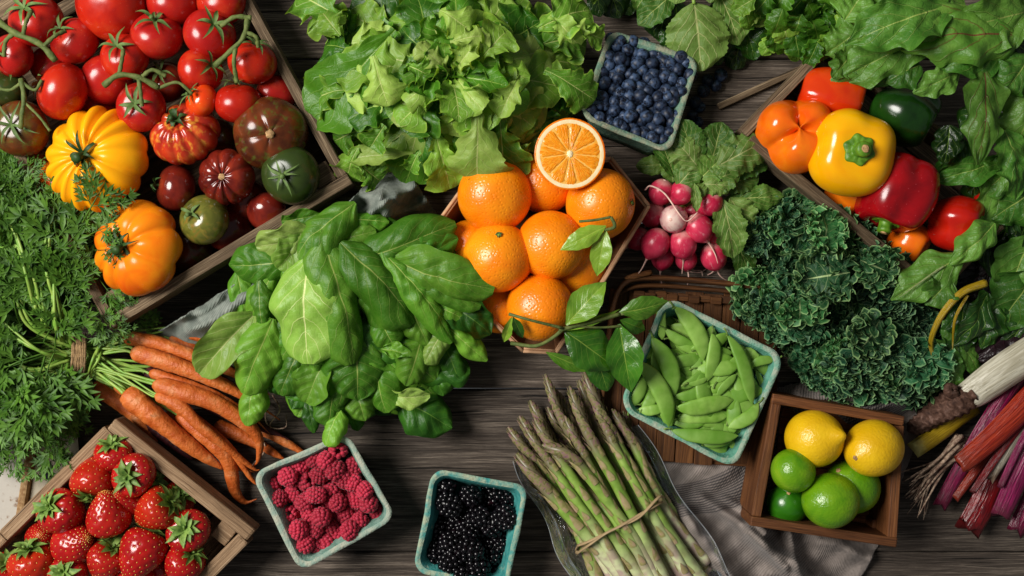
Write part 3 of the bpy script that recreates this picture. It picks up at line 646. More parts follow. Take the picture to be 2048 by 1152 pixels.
vine('green vine stalk beside the right crate rail', (5.5, [(430, 132, 194), (455, 108, 202), (482, 82, 206), (492, 60, 206), (495, 36, 200)]), (5, [(503, 36, 200), (470, 34, 204), (442, 52, 196)]), (4.5, [(490, 64, 206), (512, 74, 206), (517, 94, 194)]), (4.5, [(472, 92, 204), (468, 125, 206), (474, 165, 192)]))
vine('green vine stalk above the dark left tomato', (5, [(42, 158, 196), (48, 195, 200), (44, 230, 198), (42, 257, 188)]), (3.5, [(44, 165, 196), (20, 180, 190), (-8, 176, 186)]), (3.5, [(46, 166, 196), (70, 180, 196), (84, 160, 192)]), (3, [(50, 205, 198), (80, 235, 196), (100, 262, 190)]))

# ------------------------------------------------------------------ linen by the tomato crate
cl = lambda x, y: 1.7 * (ridge(x, y, (300, 655), (470, 565), 16, 26) + ridge(x, y, (380, 660), (505, 590), 20, 34) + ridge(x, y, (430, 570), (560, 450), 12, 30) + ridge(x, y, (560, 470), (700, 390), 12, 24)
    + ridge(x, y, (640, 420), (760, 385), 22, 40) + ridge(x, y, (740, 460), (830, 370), 22, 44) + ridge(x, y, (460, 640), (520, 560), 12, 18) + ridge(x, y, (360, 640), (440, 600), 8, 16) + ridge(x, y, (590, 520), (680, 470), 10, 22) + ridge(x, y, (700, 430), (790, 400), 9, 26) + ridge(x, y, (780, 440), (850, 400), 9, 24) + ridge(x, y, (720, 470), (760, 400), 8, 20) + 4*np.sin(x*.06 + y*.03) + 3*np.sin(x*.11 - y*.14))
cloth('linen_cloth', 'crumpled grey green linen between tomato crate and basil', [[(300, 672, 10), (340, 700, 12), (420, 700, 4)], [(425, 596, 58), (500, 640, 44), (560, 640, 6)], [(570, 500, 62), (620, 530, 50), (680, 560, 6)], [(700, 400, 62), (760, 410, 58), (800, 480, 6)], [(745, 352, 40), (815, 352, 46), (875, 430, 6)]], 90, 60, cl, 'linen_green', 3)

# ------------------------------------------------------------------ strawberry crate
sc_ = thing('wooden_crate', 'small pale wooden crate full of strawberries', 'crate', W(230, 1050, 0))
ZS = 112
top, rgt, lft = (226, 852), (496, 1068), (-70, 1148)
dA = (.781, .625); dB = (-.707, .707)
board('side_rail', sc_, off(top, dA, -6) + (ZS,), off(rgt, dA, 6) + (ZS,), 26, 50, 'pale_wood', bev=4); board('side_rail', sc_, off(top, dA, 0) + (ZS - 56,), rgt + (ZS - 56,), 22, 50, 'pale_wood')
board('side_rail', sc_, off(top, dB, 14) + (ZS - 1,), off(top, dB, 312) + (ZS - 1,), 25, 50, 'pale_wood', bev=4); board('side_rail', sc_, off(top, dB, 314) + (ZS,), off(top, dB, 430) + (ZS,), 25, 50, 'pale_wood', bev=4); board('side_rail', sc_, off(top, dB, 12) + (ZS - 56,), off(top, dB, 430) + (ZS - 56,), 22, 50, 'pale_wood')
board('end_rail', sc_, off(rgt, dB, 14) + (ZS - 1,), off(rgt, dB, 330) + (ZS - 1,), 27, 50, 'pale_wood', bev=4); board('end_rail', sc_, off(rgt, dB, 14) + (ZS - 56,), off(rgt, dB, 330) + (ZS - 56,), 24, 50, 'pale_wood')
q = off(off(rgt, dA, -36), dB, 30); board('corner_post', sc_, off(q, dA, -18) + (ZS - 16,), off(q, dA, 18) + (ZS - 16,), 36, 94, 'pale_wood')
for i in range(5):
    a = off(off(top, dA, 30 + i*68), dB, 14); b = off(off(top, dA, 30 + i*68), dB, 420); board('floor_slat', sc_, a + (12,), b + (12,), 62, 9, 'pale_wood')
# strawberry meshes: dimpled cone, seeds, calyx (unit radius 40)
def strawberry_meshes(seed, r=40., ln=1.15):
    rr = np.random.default_rng(seed); nu, nv = 54, 72
    th = np.linspace(0, np.pi, nu)[:, None]; ph = np.linspace(0, 2*np.pi, nv, endpoint=False)[None]
    s = .5 * (1 - np.cos(th)); rad = np.interp(s, [0, .02, .08, .2, .38, .6, .8, .93, .985, 1], [0, .45, .78, .98, 1, .82, .55, .3, .14, 0]); k = np.hanning(7); k /= k.sum()
    rad = np.convolve(np.pad(rad[:, 0], 3, mode='reflect', reflect_type='odd'), k, 'valid')[:, None]; rad[0] = rad[-1] = 0
    zz = (.75 - 2 * s * .95 * ln) 
    P = np.stack([rad*np.cos(ph), rad*np.sin(ph) * .94, zz + 0*ph], -1); P[..., 2] -= .12 * np.exp(-(th / .35)**2)
    P *= (1 + .05 * wob(P.reshape(-1, 3), seed, 2.).reshape(nu, nv))[..., None] if True else 1
    P[0] = P[0].mean(0); P[-1] = P[-1].mean(0); P *= r
    sd = []
    n = 165
    for i in range(n):
        a = i * 2.39996; t = (i + .5) / n; uu = np.interp(t, [0, 1], [.12, .97]); ii = uu * (nu - 1); jj = (a % (2*np.pi)) / (2*np.pi) * nv
        sd.append(P[int(ii), int(jj) % nv])
    sd = np.array(sd); flat = P.reshape(-1, 3); cen = flat.mean(0)
    d = np.linalg.norm(flat[:, None] - sd[None], axis=2).min(1); dirn = flat - np.array([0, 0, 0]); dirn[:, 2] *= .5; dirn /= np.linalg.norm(dirn, axis=1)[:, None] + 1e-9
    flat = flat - dirn * (2.0 * np.exp(-(d / 2.4)**2))[:, None]
    parts = []; iv, fi = ico(1)
    for p in sd:
        u = p.copy(); u[2] *= .5; u /= np.linalg.norm(u); X = np.cross(u, [0, 0, 1.]); X /= np.linalg.norm(X) + 1e-9; Y = np.cross(u, X)
        parts.append((p - u*1.0 + iv @ np.array([X*.9, Y*1.5, u*.8]), fi))
    v2, f2 = join(parts)
    v = np.vstack([flat[:1], flat[nv:-nv], flat[-1:]]); m_ = nv; n_ = nu - 2
    f = (gf(n_, m_, True) + 1).tolist(); e = 1 + (n_-1)*m_; L = len(v) - 1
    f = [q[::-1] for q in f] + [(0, 1 + a, 1 + (a+1) % m_) for a in range(m_)] + [(L, e + (a+1) % m_, e + a) for a in range(m_)]
    v3, f3 = join([calyx(r, r*.62, 8, .86, .17, .12, seed, .12, curlup=.14), calyx(r, r*.64, 6, .6, .14, .25, seed + 1, .0, curlup=.2)])
    v4, f4 = sweep(catmull([np.array((0, 0, r*.6)), np.array((1, 1, r*.75)), np.array((4, 2, r*.95))], 6), [3.4, 2.6, 2.2, 2.1, 2.2, 2.4], 7)
    return mesh('flesh', v, f, MT['strawberry_skin']), mesh('seeds', v2, f2, MT['seed']), mesh('calyx', v3, f3, MT['berry_sepal']), mesh('stem', v4, quadtri(f4), MT['berry_sepal'])
SBM = [strawberry_meshes(s, ln=l) for s, l in ((1, 1.1), (2, 1.25), (3, 1.0), (4, 1.15))]
def strawberry(label, x, y, z, r, ax, stem=True):
    k = r * (H - z) / H / 40.; t = thing('strawberry', label, 'strawberry', W(x, y, z), 'strawberries in the pale crate', axq((ax[0], -ax[1], ax[2]), R(0, 6)), k)
    a = SBM[int(R(0, 3.99))]; obj('flesh', a[0], t); obj('seeds', a[1], t); cx_ = obj('calyx', a[2], t)
    if stem: obj('stem', a[3], cx_)
for L in [
 ('strawberry in the top corner of its crate', 228, 908, 112, 38, (0, -.75, .6)),
 ('strawberry with pale star calyx turned straight up', 270, 950, 122, 45, (-.15, -.1, 1)),
 ('strawberry with its calyx pointing down, beside the left rail', 186, 962, 112, 45, (-.05, .85, .5)),
 ('orange red strawberry with broad calyx against the left rail', 122, 1022, 118, 48, (-.4, -.4, .8)),
 ('cone shaped strawberry with upward tip in the crate centre', 218, 1034, 122, 46, (.05, 1, -.35)),
 ('small glossy strawberry tucked below the star calyx one', 257, 1000, 95, 36, (.3, .3, -.8)),
 ('strawberry with calyx on its right side, under the right rail', 318, 1016, 122, 45, (.85, -.5, .35)),
 ('strawberry with star calyx nearest the right corner post', 378, 1062, 112, 45, (.0, -.3, .9)),
 ('strawberry lying sideways at the left, calyx hidden', 148, 1086, 118, 46, (-.7, .3, -.55)),
 ('largest strawberry, wide and glossy, near the bottom middle', 288, 1094, 124, 49, (.3, -.75, -.4)),
 ('strawberry with calyx at upper right near the bottom edge', 214, 1118, 120, 43, (.45, -.85, .3)),
 ('orange red strawberry at the lower left with upright calyx', 64, 1126, 122, 48, (-.1, -.9, .4)),
 ('strawberry beside the bottom rail with calyx to the upper right', 370, 1124, 114, 42, (.55, -.7, .4)),
 ('strawberry on the bottom edge with calyx facing up', 136, 1148, 122, 42, (0, -.35, .9)),
 ('small shaded strawberry between the left rail and its neighbours', 86, 1076, 92, 36, (-.2, .3, -.8)),
 ('strawberry cut by the left picture edge', 8, 1144, 112, 42, (.3, -.7, .5)),
 ('shaded strawberry under the right rail, upper one', 300, 962, 82, 38, (.6, -.2, .7)),
 ('shaded strawberry under the right rail, lower one', 352, 1000, 78, 38, (.5, -.5, .6)),
 ('strawberry cut by the bottom edge, right of the middle', 270, 1156, 104, 40, (.3, .5, .5)),
 ('deep strawberry below the cone shaped one', 180, 1060, 70, 40, (.2, .2, -.9)),
 ('deep strawberry between largest one and calyx one', 330, 1072, 68, 40, (.3, .1, .9)),
 ('deep strawberry near the bottom left', 100, 1130, 66, 40, (.3, .1, .9)),
 ('deep strawberry below the glossy small one', 240, 970, 62, 38, (.4, .4, -.5)),
 ('deep strawberry beside the bottom rail', 320, 1140, 66, 40, (-.4, .4, .5))]:
    strawberry(*L)

# ------------------------------------------------------------------ pulp cartons of berries
rc = [(505, 948, 112), (692, 866, 112), (792, 1036, 112), (600, 1143, 112)]
carton('berry_carton', 'pale green pulp carton of raspberries', rc, 105, .74, 'pulp_pale')
def berry_meshes(seed, r, ry, rows, hollow, mat, core, dr):
    rr = np.random.default_rng(seed); parts = []; iv, fi = ico(2 if dr > 7.5 else 1)
    n_tot = 0
    for i in range(rows):
        t = (i + .5) / rows; th = .42 + t * (math.pi - .42 - .12) if hollow else .15 + t * (math.pi - .3)
        rad = r * .88 * math.sin(th) ** .8 * (1 if th < 1.6 else np.interp(th, [1.6, 3.1], [1, .8])); z = ry * .92 * math.cos(th)
        cnt = max(1, int(round(2*math.pi*rad / (dr * 1.72))))
        for k in range(cnt):
            a = 2*math.pi*(k + .5*(i % 2) + rr.uniform(-.1, .1)) / cnt; d = dr * rr.uniform(.88, 1.12)
            parts.append((iv * np.array([d, d, d*.95]) + np.array([rad*math.cos(a), rad*math.sin(a), z]) * rr.uniform(.97, 1.03), fi))
    v, f = join(parts); out = mesh('drupelets', v, f, MT[mat])
    v, f = fruitgrid(r * .84, r * .84, ry * .88, 0, 0, .95 if hollow else .1, 0, seed, 20, 24, dtw=.42)
    return out, mesh('core', v, f, MT[core])
RBM = [berry_meshes(s, 17., 18. * q, 8, True, 'raspberry_skin', 'raspberry_core', 5.3) for s, q in ((1, 1), (2, 1.15), (3, 1.05))]
def berry(nm, label, cat, grp, M, x, y, z, r, r0, ax):
    k = r * (H - z) / H / r0; t = thing(nm, label, cat, W(x, y, z), grp, axq(ax, R(0, 6)), (k * R(.94, 1.06), k * R(.94, 1.06), k))
    a = M[int(R(0, len(M) - .01))]; obj('drupelets', a[0], t); obj('core', a[1], t)
def rax(up=.2): return Vector((R(-1, 1), R(-1, 1), R(-1, up)))
RB = [(679,893),(628,914),(652,916),(598,928),(572,950),(537,966),(638,947),(672,938),(612,961),(692,956),(583,985),(551,999),(631,989),(665,982),(607,1005),(579,1031),(618,1027),(642,1036),(694,1030),(677,1006),(663,1057),(628,1062),(595,1062),(635,1096),(610,1092),(682,1074),(712,930),(734,980),(716,1000),(742,1006),(763,1024),(722,1046),(702,1064),(655,1088),(708,962)]
holes = {0: (.1, -.1, 1), 8: (.5, .3, .8), 13: (.3, -.4, .8), 15: (-.1, .4, .9)}
for i, (x, y) in enumerate(RB):
    berry('raspberry', ('raspberry with open hollow end under the basil tip', 'raspberry showing its hollow end near the carton left side', 'raspberry showing its hollow end near the carton middle', 'raspberry showing its hollow end at the lower left wall')[list(holes).index(i)] if i in holes else 'plump red raspberry heaped in the pale green carton', 'raspberry', 'raspberries in the carton', RBM, 648 + (x - 648)*.95, 1002 + (y - 1002)*.95, 90 + (i * 7 % 5 - 2) * 9 + (26 if i == 0 else 0), R(20.5, 23.5), 22., Vector(holes[i]) if i in holes else rax())
for i in range(26):
    s, t = R(.24, .76), R(.24, .76); p = bil([c[:2] for c in rc], s, t); berry('raspberry', 'shaded raspberry in the lower layer of the pale green carton', 'raspberry', 'lower raspberries', RBM, p[0], p[1], 62 + R(-6, 6), 22, 22., rax(1))
bc = [(866, 938, 112), (1056, 974, 112), (1012, 1185, 112), (828, 1142, 112)]
carton('berry_carton', 'teal pulp carton of blackberries on the table', bc, 105, .74, 'pulp_teal')
BBM = [berry_meshes(s, 22., 24. * q, 6, False, 'blackberry_skin', 'blackberry_skin', 7.2) for s, q in ((4, 1), (5, 1.2), (6, 1.1))]
for (x, y) in [(884,962),(941,986),(990,984),(1030,998),(893,1006),(870,1056),(915,1042),(956,1031),(996,1046),(934,1066),(896,1086),(864,1112),(898,1128),(938,1104),(992,1106),(956,1138),(1012,1082),(1018,1034),(918,1160),(985,1158)]:
    berry('blackberry', 'glossy black blackberry heaped in the teal carton', 'blackberry', 'blackberries in the carton', BBM, 942 + (x - 942)*.9, 1058 + (y - 1058)*.93, 74 + (int(x) * 3 % 5 - 2) * 11, R(26, 29), 28., rax())
for i in range(14):
    p = bil([c[:2] for c in bc], R(.3, .7), R(.3, .7)); berry('blackberry', 'blackberry lying deep in the lower layer of the teal carton', 'blackberry', 'lower blackberries', BBM, p[0], p[1], 45 + R(-6, 6), 28, 28., rax(1))
# blueberries: tilted carton
uc = [(1221, 60, 84), (1399, 120, 84), (1338, 306, 142), (1160, 232, 142)]
carton('berry_carton', 'sage green pulp carton of blueberries, tilted on the table', uc, 88, .84, 'pulp_sage')
def blueberry_meshes(seed):
    v, f = fruitgrid(13, 13, 11.6, 0, 0, .16, 0, seed, 20, 28, irr=.02, dtw=.3); parts = []
    for k in range(5):
        a = 2*math.pi*k/5; ca, sa = math.cos(a), math.sin(a); pp = np.array([[3.0, -1.9, 9.8], [3.0, 1.9, 9.8], [5.4, 1.3, 11.3], [5.4, -1.3, 11.3], [6.2, 0, 10.9]])
        parts.append((pp @ np.array([[ca, sa, 0], [-sa, ca, 0], [0, 0, 1]]), np.array([[0, 1, 2], [0, 2, 3], [3, 2, 4]])))
    v2, f2 = join(parts); d, fd = fruitgrid(3.4, 3.4, 1.0, 0, 0, 0, 0, 1, 6, 12); v2, f2 = join([(v2, f2), (d + np.array([0, 0, 9.6]), np.array([q for q in fd if len(q) == 3] + [q[:3] for q in fd if len(q) == 4] + [(q[0], q[2], q[3]) for q in fd if len(q) == 4]))])
    return mesh('skin', v, f, MT['blueberry_skin']), mesh('crown', v2, f2, MT['blueberry_crown'])
UBM = [blueberry_meshes(s) for s in (1, 2)]
def blueberry(label, grp, x, y, z, r, ax):
    k = r * (H - z) / H / 13; t = thing('blueberry', label, 'blueberry', W(x, y, z), grp, axq(ax, R(0, 6)), k); a = UBM[int(R(0, 1.99))]; obj('skin', a[0], t); obj('crown', a[1], t)
n = 0
for lay, dz, sp in ((0, -12, 25.), (1, -30, 26.)):
    for j in range(9):
        for i in range(9):
            s = (i + .5 * (j % 2)) / 8.2; t = j / 8.
            s, t = .07 + s * .84, .06 + t * .86
            if s > .95: continue
            p = bil(uc, s + R(-.034, .034) + lay * .05, t + R(-.034, .034) + lay * .05)
            if lay and (i in (0, 8) or j in (0, 8)): continue
            blueberry('round dusky blueberry heaped in the sage green carton' if not lay else 'blueberry lying lower down in the sage green carton', 'blueberries in the carton' if not lay else 'lower blueberries', p[0], p[1], p[2] + dz + R(-5, 5), R(12.6, 15.6), (R(-1, 1), R(-1, 1), R(-.3, 1)))
for x, y in [(1395, 245), (1432, 172), (1407, 182), (1442, 150), (1390, 205), (1415, 160), (1378, 262), (1400, 215), (1385, 232)]:
    blueberry('loose blueberry on the dark table right of its carton', 'spilled blueberries', x, y, 12, R(11, 14), (R(-1, 1), R(-1, 1), 1))

# ------------------------------------------------------------------ oranges in a cardboard till
oc = thing('card_basket', 'brown cardboard basket of oranges with folded corners', 'basket', W(1090, 520, 0))
rim = [(1222, 316), (1298, 412), (1205, 566), (1112, 706), (1046, 702), (960, 618), (872, 450), (935, 362)]
ZO = 118; cx = sum(p[0] for p in rim)/8; cy = sum(p[1] for p in rim)/8
def panel(par, a, b, c, d, th, mat, name='side_panel'):   # a,b top; c,d bottom (world units)
    a, b, c, d = map(np.array, (a, b, c, d)); nrm = np.cross(b - a, d - a); nrm = nrm / np.linalg.norm(nrm) * th
    o0 = np.array(par.location) / S; n = 6; v = []
    for q in (0, 1):
        for t in np.linspace(0, 1, n): v += [a + (b-a)*t + nrm*q, d + (c-d)*t + nrm*q]
    v = np.array(v); org = v.mean(0); m = 2*n; f = []
    for i in range(n - 1):
        k = 2*i; f += [(k, k+1, k+3, k+2), (m+k, m+k+2, m+k+3, m+k+1), (k, k+2, m+k+2, m+k), (k+1, m+k+1, m+k+3, k+3)]
    f += [(0, m, m+1, 1), (m-2, m-1, 2*m-1, 2*m-2)]
    return obj(name, mesh(name, v - org, f, MT[mat], smooth=False), par, org - o0)
rw = [W(p[0], p[1], ZO) for p in rim]; cw = W(cx, cy, 0)
bw = [Vector(((q.x - W(cx, cy, ZO).x)*.80 + cw.x, (q.y - W(cx, cy, ZO).y)*.80 + cw.y, 5)) for q in rw]
for i in range(8):
    j = (i + 1) % 8; panel(oc, rw[i], rw[j], bw[j], bw[i], 4.0, 'card')
    tube('rim_edge', [np.array(rw[i]), np.array(rw[j])], 3.6, MT['card_edge'], oc, n=6, m=6)
    ri = rw[i] * .975 + Vector((W(cx, cy, ZO).x, W(cx, cy, ZO).y, ZO)) * .025; rj = rw[j] * .975 + Vector((W(cx, cy, ZO).x, W(cx, cy, ZO).y, ZO)) * .025
    tube('inner_edge', [np.array(ri) - np.array((0, 0, 3)), np.array(rj) - np.array((0, 0, 3))], 2.4, MT['card_edge'], oc, n=6, m=6)
v = np.array([list(q) for q in bw] + [[cw.x, cw.y, 5]]) - np.array(oc.location) / S
obj('floor_panel', mesh('floor', v, [(8, i, (i + 1) % 8) for i in range(8)], MT['card'], smooth=False), oc)
def orange(label, x, y, z, r, cal=None, ry=None, seed=1):
    k = (H - z)/H; r *= k; ry = (ry*k if ry else r)
    t = thing('orange', label, 'orange', W(x, y, z), 'oranges in the cardboard basket', axq(axis_from(cal[0]*k, cal[1]*k, r) if cal else (R(-.3, .3), R(-.3, .3), -1), 0.0))
    v, f = fruitgrid(r, ry, r * .97, 0, 0, .035, .03, seed, 48, 64, irr=.022, dtw=.2); obj('peel', mesh('peel', v, f, MT['orange_peel']), t)
    if cal:
        v, f = calyx(r * .13, r * .95, 5, .9, .4, .2, seed, .1); v2, f2 = fruitgrid(r*.05, r*.05, r*.03, 5, .2, 0, 0, 1, 8, 12)
        cx_ = obj('stem_button', mesh('stem_button', v, f, MT['sepal_green']), t); obj('stem_end', mesh('stem_end', v2, f2, MT['carrot_stalk']), cx_, (0, 0, r*.955))
orange('orange with green stem button facing up, beside the basil', 996, 515, 148, 71, (2, -44), seed=2)
orange('whole orange tucked under the lettuce leaf', 990, 392, 138, 74, seed=3)
orange('centre orange of the basket, under the small twig', 1102, 490, 142, 69, seed=4)
orange('orange with stem scar at its right, under the half orange', 1201, 408, 134, 72, (62, 0), 68, seed=5)
orange('lowest orange crossed by the long leafy twig', 1080, 615, 138, 68, seed=6)
orange('deep orange shaded by the half orange', 1088, 365, 96, 62, seed=7)
orange('deep orange glimpsed at the left basket wall', 938, 490, 84, 50, (-28, 16), seed=8)
orange('deep orange shaded beneath the small twig leaves', 1155, 535, 82, 58, seed=9)
orange('deep shaded orange beside the basil, at the lower left wall', 1000, 615, 72, 52, seed=10)
# the half orange
k = (H - 205)/H; r0 = 71.5 * k
ho = thing('orange_half', 'cut orange half showing its segments, atop the other oranges', 'orange', W(1140, 308, 205), None, axq((.10, -.05, 1), .3))
th = np.linspace(np.pi/2, np.pi, 24)[:, None]; ph = np.linspace(0, 2*np.pi, 64, endpoint=False)[None]
P = np.stack([r0*np.sin(th)*np.cos(ph), r0*np.sin(th)*np.sin(ph), r0*.95*np.cos(th) + 0*ph], -1).reshape(-1, 3)
obj('peel', mesh('peel', P, gf(24, 64, True), MT['orange_peel']), ho)
def ring(r1, r2, z1, z2, n=64): 
    a = np.linspace(0, 2*np.pi, n, endpoint=False); P = []
    for r, z in ((r1, z1), ((r1 + r2)/2, max(z1, z2) + .4), (r2, z2)): P.append(np.stack([r*np.cos(a)*(1 + .006*np.sin(7*a)), r*np.sin(a), z + 0*a], -1))
    return np.array(P).reshape(-1, 3), gf(3, n, True)[:, ::-1]
v, f = ring(r0*.955, r0*1.002, 0, -1); obj('peel_edge', mesh('peel_edge', v, f, MT['orange_peel']), ho)
v, f = ring(r0*.85, r0*.957, 0, 0); obj('pith', mesh('pith', v, f, MT['pith']), ho); v, f = ring(r0*.01, r0*.852, 0, -.2); obj('membrane', mesh('membrane', v, f, MT['membrane']), ho)
a0 = 0.2
for i in range(11):
    wd = 2*np.pi/11 * (1 + .22*math.sin(i*2.3)); wd = wd if i < 10 else 2*np.pi + .2 - a0
    w0, w1 = a0 + .014, a0 + wd - .014; a0 += wd
    if w1 - w0 < .12: continue
    u = np.linspace(0, 1, 12)[:, None]; t = np.linspace(0, 1, 14)[None]
    rr = r0 * (.12 + (.86 - .12) * u); tt = .5 + (t - .5) * np.interp(u, [0, .08, .3, .88, .96, 1], [.5, .82, .97, 1, .96, .8]); rr = rr * (1 - .05 * u * np.abs(2*t - 1)**4); aa = w0 + (w1 - w0) * tt
    z = 1.6 * np.minimum(1, 8*np.minimum(np.minimum(u, 1 - u), np.minimum(t, 1 - t))) - .3
    obj('segment', mesh('segment', np.stack([rr*np.cos(aa), rr*np.sin(aa), z + .5*np.sin(aa*40)*np.sin(rr)], -1).reshape(-1, 3), gf(12, 14), MT['orange_pulp']), ho)
v, f = fruitgrid(r0*.11, r0*.1, 2.0, 9, .35, 0, 0, 3, 8, 40); obj('core', mesh('core', v, f, MT['pith']), ho)
# twigs with leaves
tw = thing('orange_twig', 'short twig with two leaves over the centre orange', 'twig', W(1160, 442, 210), 'citrus twigs')
tube('stem', PT((1158, 443, 212), (1190, 440, 216), (1222, 434, 214)), 2.4, MT['vine_green'], tw); tube('stem', PT((1222, 434, 214), (1229, 448, 212), (1226, 456, 210), (1208, 460, 210)), [3, 3.4, 2.8], MT['vine_green'], tw)
leaf(tw, 'citrus_leaf', (1212, 452, 212), (1121, 500, 214), 44, 'citrus', cup=-.35, arch=.08, ruf=.02); leaf(tw, 'citrus_leaf', (1212, 460, 210), (1194, 552, 188), 46, 'citrus', cup=.3, arch=.06, ruf=.02, roll=.2)
t2 = thing('orange_twig', 'long leafy twig reaching from the lowest orange to the pea carton', 'twig', W(1122, 660, 190), 'citrus twigs')
for r_, pts in ((3, [(1018, 628, 212), (1060, 640, 222), (1125, 656, 205)]), (4, [(1022, 686, 150), (1070, 692, 165), (1105, 676, 190), (1128, 656, 200)]), (4, [(1118, 660, 200), (1180, 645, 196), (1240, 628, 190)]), (3, [(1240, 628, 190), (1290, 625, 185), (1325, 600, 178)]), (2.6, [(1150, 652, 198), (1200, 655, 190), (1245, 652, 180)])):
    tube('stem', PT(*pts), [r_, r_*.8, r_], MT['vine_green'], t2)
LK = dict(ruf=.02, bull=.015)
leaf(t2, 'citrus_leaf', (1132, 650, 205), (1212, 564, 198), 68, 'citrus', cup=.45, arch=.05, roll=-.25, **LK)
leaf(t2, 'citrus_leaf', (1238, 626, 192), (1336, 602, 192), 54, 'citrus', cup=-.6, arch=.1, roll=.3, **LK)
leaf(t2, 'citrus_leaf', (1128, 662, 196), (1240, 618, 180), 18, 'citrus', cup=.9, arch=.05, roll=.3, **LK)
leaf(t2, 'citrus_dark', (1128, 662, 190), (1232, 738, 168), 92, 'citrus', cup=-.5, arch=.12, roll=-.2, **LK)
leaf(t2, 'citrus_dark', (1238, 648, 182), (1262, 784, 170), 82, 'citrus', cup=.55, arch=.06, roll=.1, **LK)
leaf(t2, 'citrus_dark', (1185, 690, 160), (1215, 782, 150), 60, 'round', cup=-.4, arch=.1, **LK)
leaf(t2, 'citrus_leaf', (1092, 704, 148), (1182, 742, 120), 34, 'citrus', cup=.6, arch=.04, roll=.3, **LK)
leaf(t2, 'citrus_leaf', (1024, 634, 208), (1008, 684, 160), 24, 'citrus', cup=.8, arch=.04, **LK)
leaf(t2, 'citrus_dark', (1026, 634, 208), (1046, 676, 186), 24, 'citrus', cup=.7, arch=.04, **LK)
leaf(t2, 'citrus_dark', (1240, 640, 178), (1290, 660, 150), 36, 'citrus', cup=.5, arch=.1, **LK)

# ------------------------------------------------------------------ pepper crate
ZP = 128
pc = thing('wooden_crate', 'weathered wooden crate of bell peppers at the right', 'crate', W(1720, 330, 0))
pl, pt_, pb = (1496, 272), (1622, 132), (1826, 545)
board('end_rail', pc, (1488, 266, ZP), (1660, 88, ZP), 20, 56, 'crate_wood'); board('end_rail', pc, (1492, 266, ZP - 62), (1660, 92, ZP - 62), 18, 56, 'crate_wood')
board('side_rail', pc, (1500, 278, ZP - 1), (1872, 584, ZP - 1), 20, 58, 'crate_wood'); board('side_rail', pc, (1500, 282, ZP - 64), (1872, 586, ZP - 64), 18, 56, 'crate_wood')
board('end_rail', pc, (1880, 576, ZP - 14), (2040, 410, ZP - 14), 20, 58, 'crate_wood')
board('side_rail', pc, (1665, 96, ZP - 2), (1990, 356, ZP - 2), 20, 58, 'crate_wood')
board('corner_post', pc, (1512, 262, ZP - 14), (1540, 286, ZP - 14), 30, 106, 'crate_wood'); board('corner_post', pc, (1866, 548, ZP - 26), (1890, 566, ZP - 26), 30, 106, 'crate_wood')
for i in range(5): board('floor_slat', pc, (1505 + i*33, 262 - i*35, 12), (1830 + i*33, 530 - i*35, 12), 44, 9, 'crate_wood')
o = board('wooden_stick', None, (1437, 213, 13), (1600, 138, 16), 13, 11, 'crate_wood'); tag(o, 'thin weathered wooden stick lying beside the pepper crate', 'stick')
def pepper(label, x, y, z, r, mat, ax, rz=1., lobes=4, dep=.17, seed=0, stem=True, spin=0., ry=None, dt=.34, irr=.05, db=.25, sq=.85, sh=0):
    k = (H - z)/H; r *= k; t = thing('bell_pepper', label, 'pepper', W(x, y, z), 'bell peppers in the crate', axq((ax[0], -ax[1], ax[2]), spin))
    v, f = fruitgrid(r, (ry or r/k)*k, r * rz, lobes, dep, dt, db, seed, 56, 96, sharp=sh, sq=sq, irr=irr, dtw=.55, dbw=.6)
    v = v * np.column_stack([1 - .12 * np.clip(-v[:, 2] / (r*rz), 0, 1), 1 - .12 * np.clip(-v[:, 2] / (r*rz), 0, 1), np.ones(len(v))])
    obj('skin', mesh('skin', v, f, MT[mat]), t)
    if stem:
        zt = r * rz * (1 - dt); a = np.linspace(0, 2*np.pi, 48, endpoint=False); sc = r * .33; P = []
        for q, zz in ((1.0, .0), (.9, .07), (.6, .02), (.45, .05)): P.append(np.stack([sc*q*np.cos(a)*(1 + .1*np.cos(6*a)*q), sc*q*np.sin(a)*(1 + .1*np.cos(6*a)*q), zt + r*(zz + .03 + .008*np.cos(12*a)*(q > .5)) + 0*a], -1))
        P = np.array(P); v = np.vstack([P.reshape(-1, 3)]); cx_ = obj('calyx', mesh('calyx', v, gf(4, 48, True), MT['pepper_stem']), t)
        v, f = sweep(catmull([np.array((0, 0, zt)), np.array((r*.02, 0, zt + r*.17)), np.array((r*.05, r*.02, zt + r*.32))], 8), np.array([.19, .17, .16, .155, .16, .17, .175, .15]) * r, 14); obj('stem', mesh('stem', v, quadtri(f), MT['pepper_stem']), cx_)
        v, f = fruitgrid(r*.1, r*.09, r*.03, 3, .2, 0, 0, 2, 8, 14); obj('stem_cut', mesh('stem_cut', v, f, MT['scar']), t, (r*.05, r*.02, zt + r*.325))
pepper('yellow bell pepper with its green stem facing up', 1703, 304, 165, 90, 'pepper_yellow', (-.06, .05, 1), .84, 4, .12, 4, spin=.5, irr=.06, sq=1.0, dt=.3)
pepper('three lobed orange bell pepper against the crate corner', 1592, 268, 126, 82, 'pepper_orange', (.12, .1, -1), 1.0, 3, .3, 7, False, 2.9, db=.3, irr=.04, sq=.95, sh=.95)
pepper('red orange bell pepper lying sideways under the chard leaf', 1662, 190, 112, 54, 'pepper_redorange', (.95, .25, .1), 1.45, 4, .1, 9, False, .6)
pepper('dark green bell pepper under the chard leaf', 1806, 226, 118, 72, 'pepper_green', (.75, .4, .25), 1.15, 3, .2, 12, False, 1.2, sq=.95)
pepper('large deep red bell pepper lying on its side', 1796, 384, 128, 82, 'pepper_red', (-.35, .85, .02), 1.12, 4, .16, 15, True, .4)
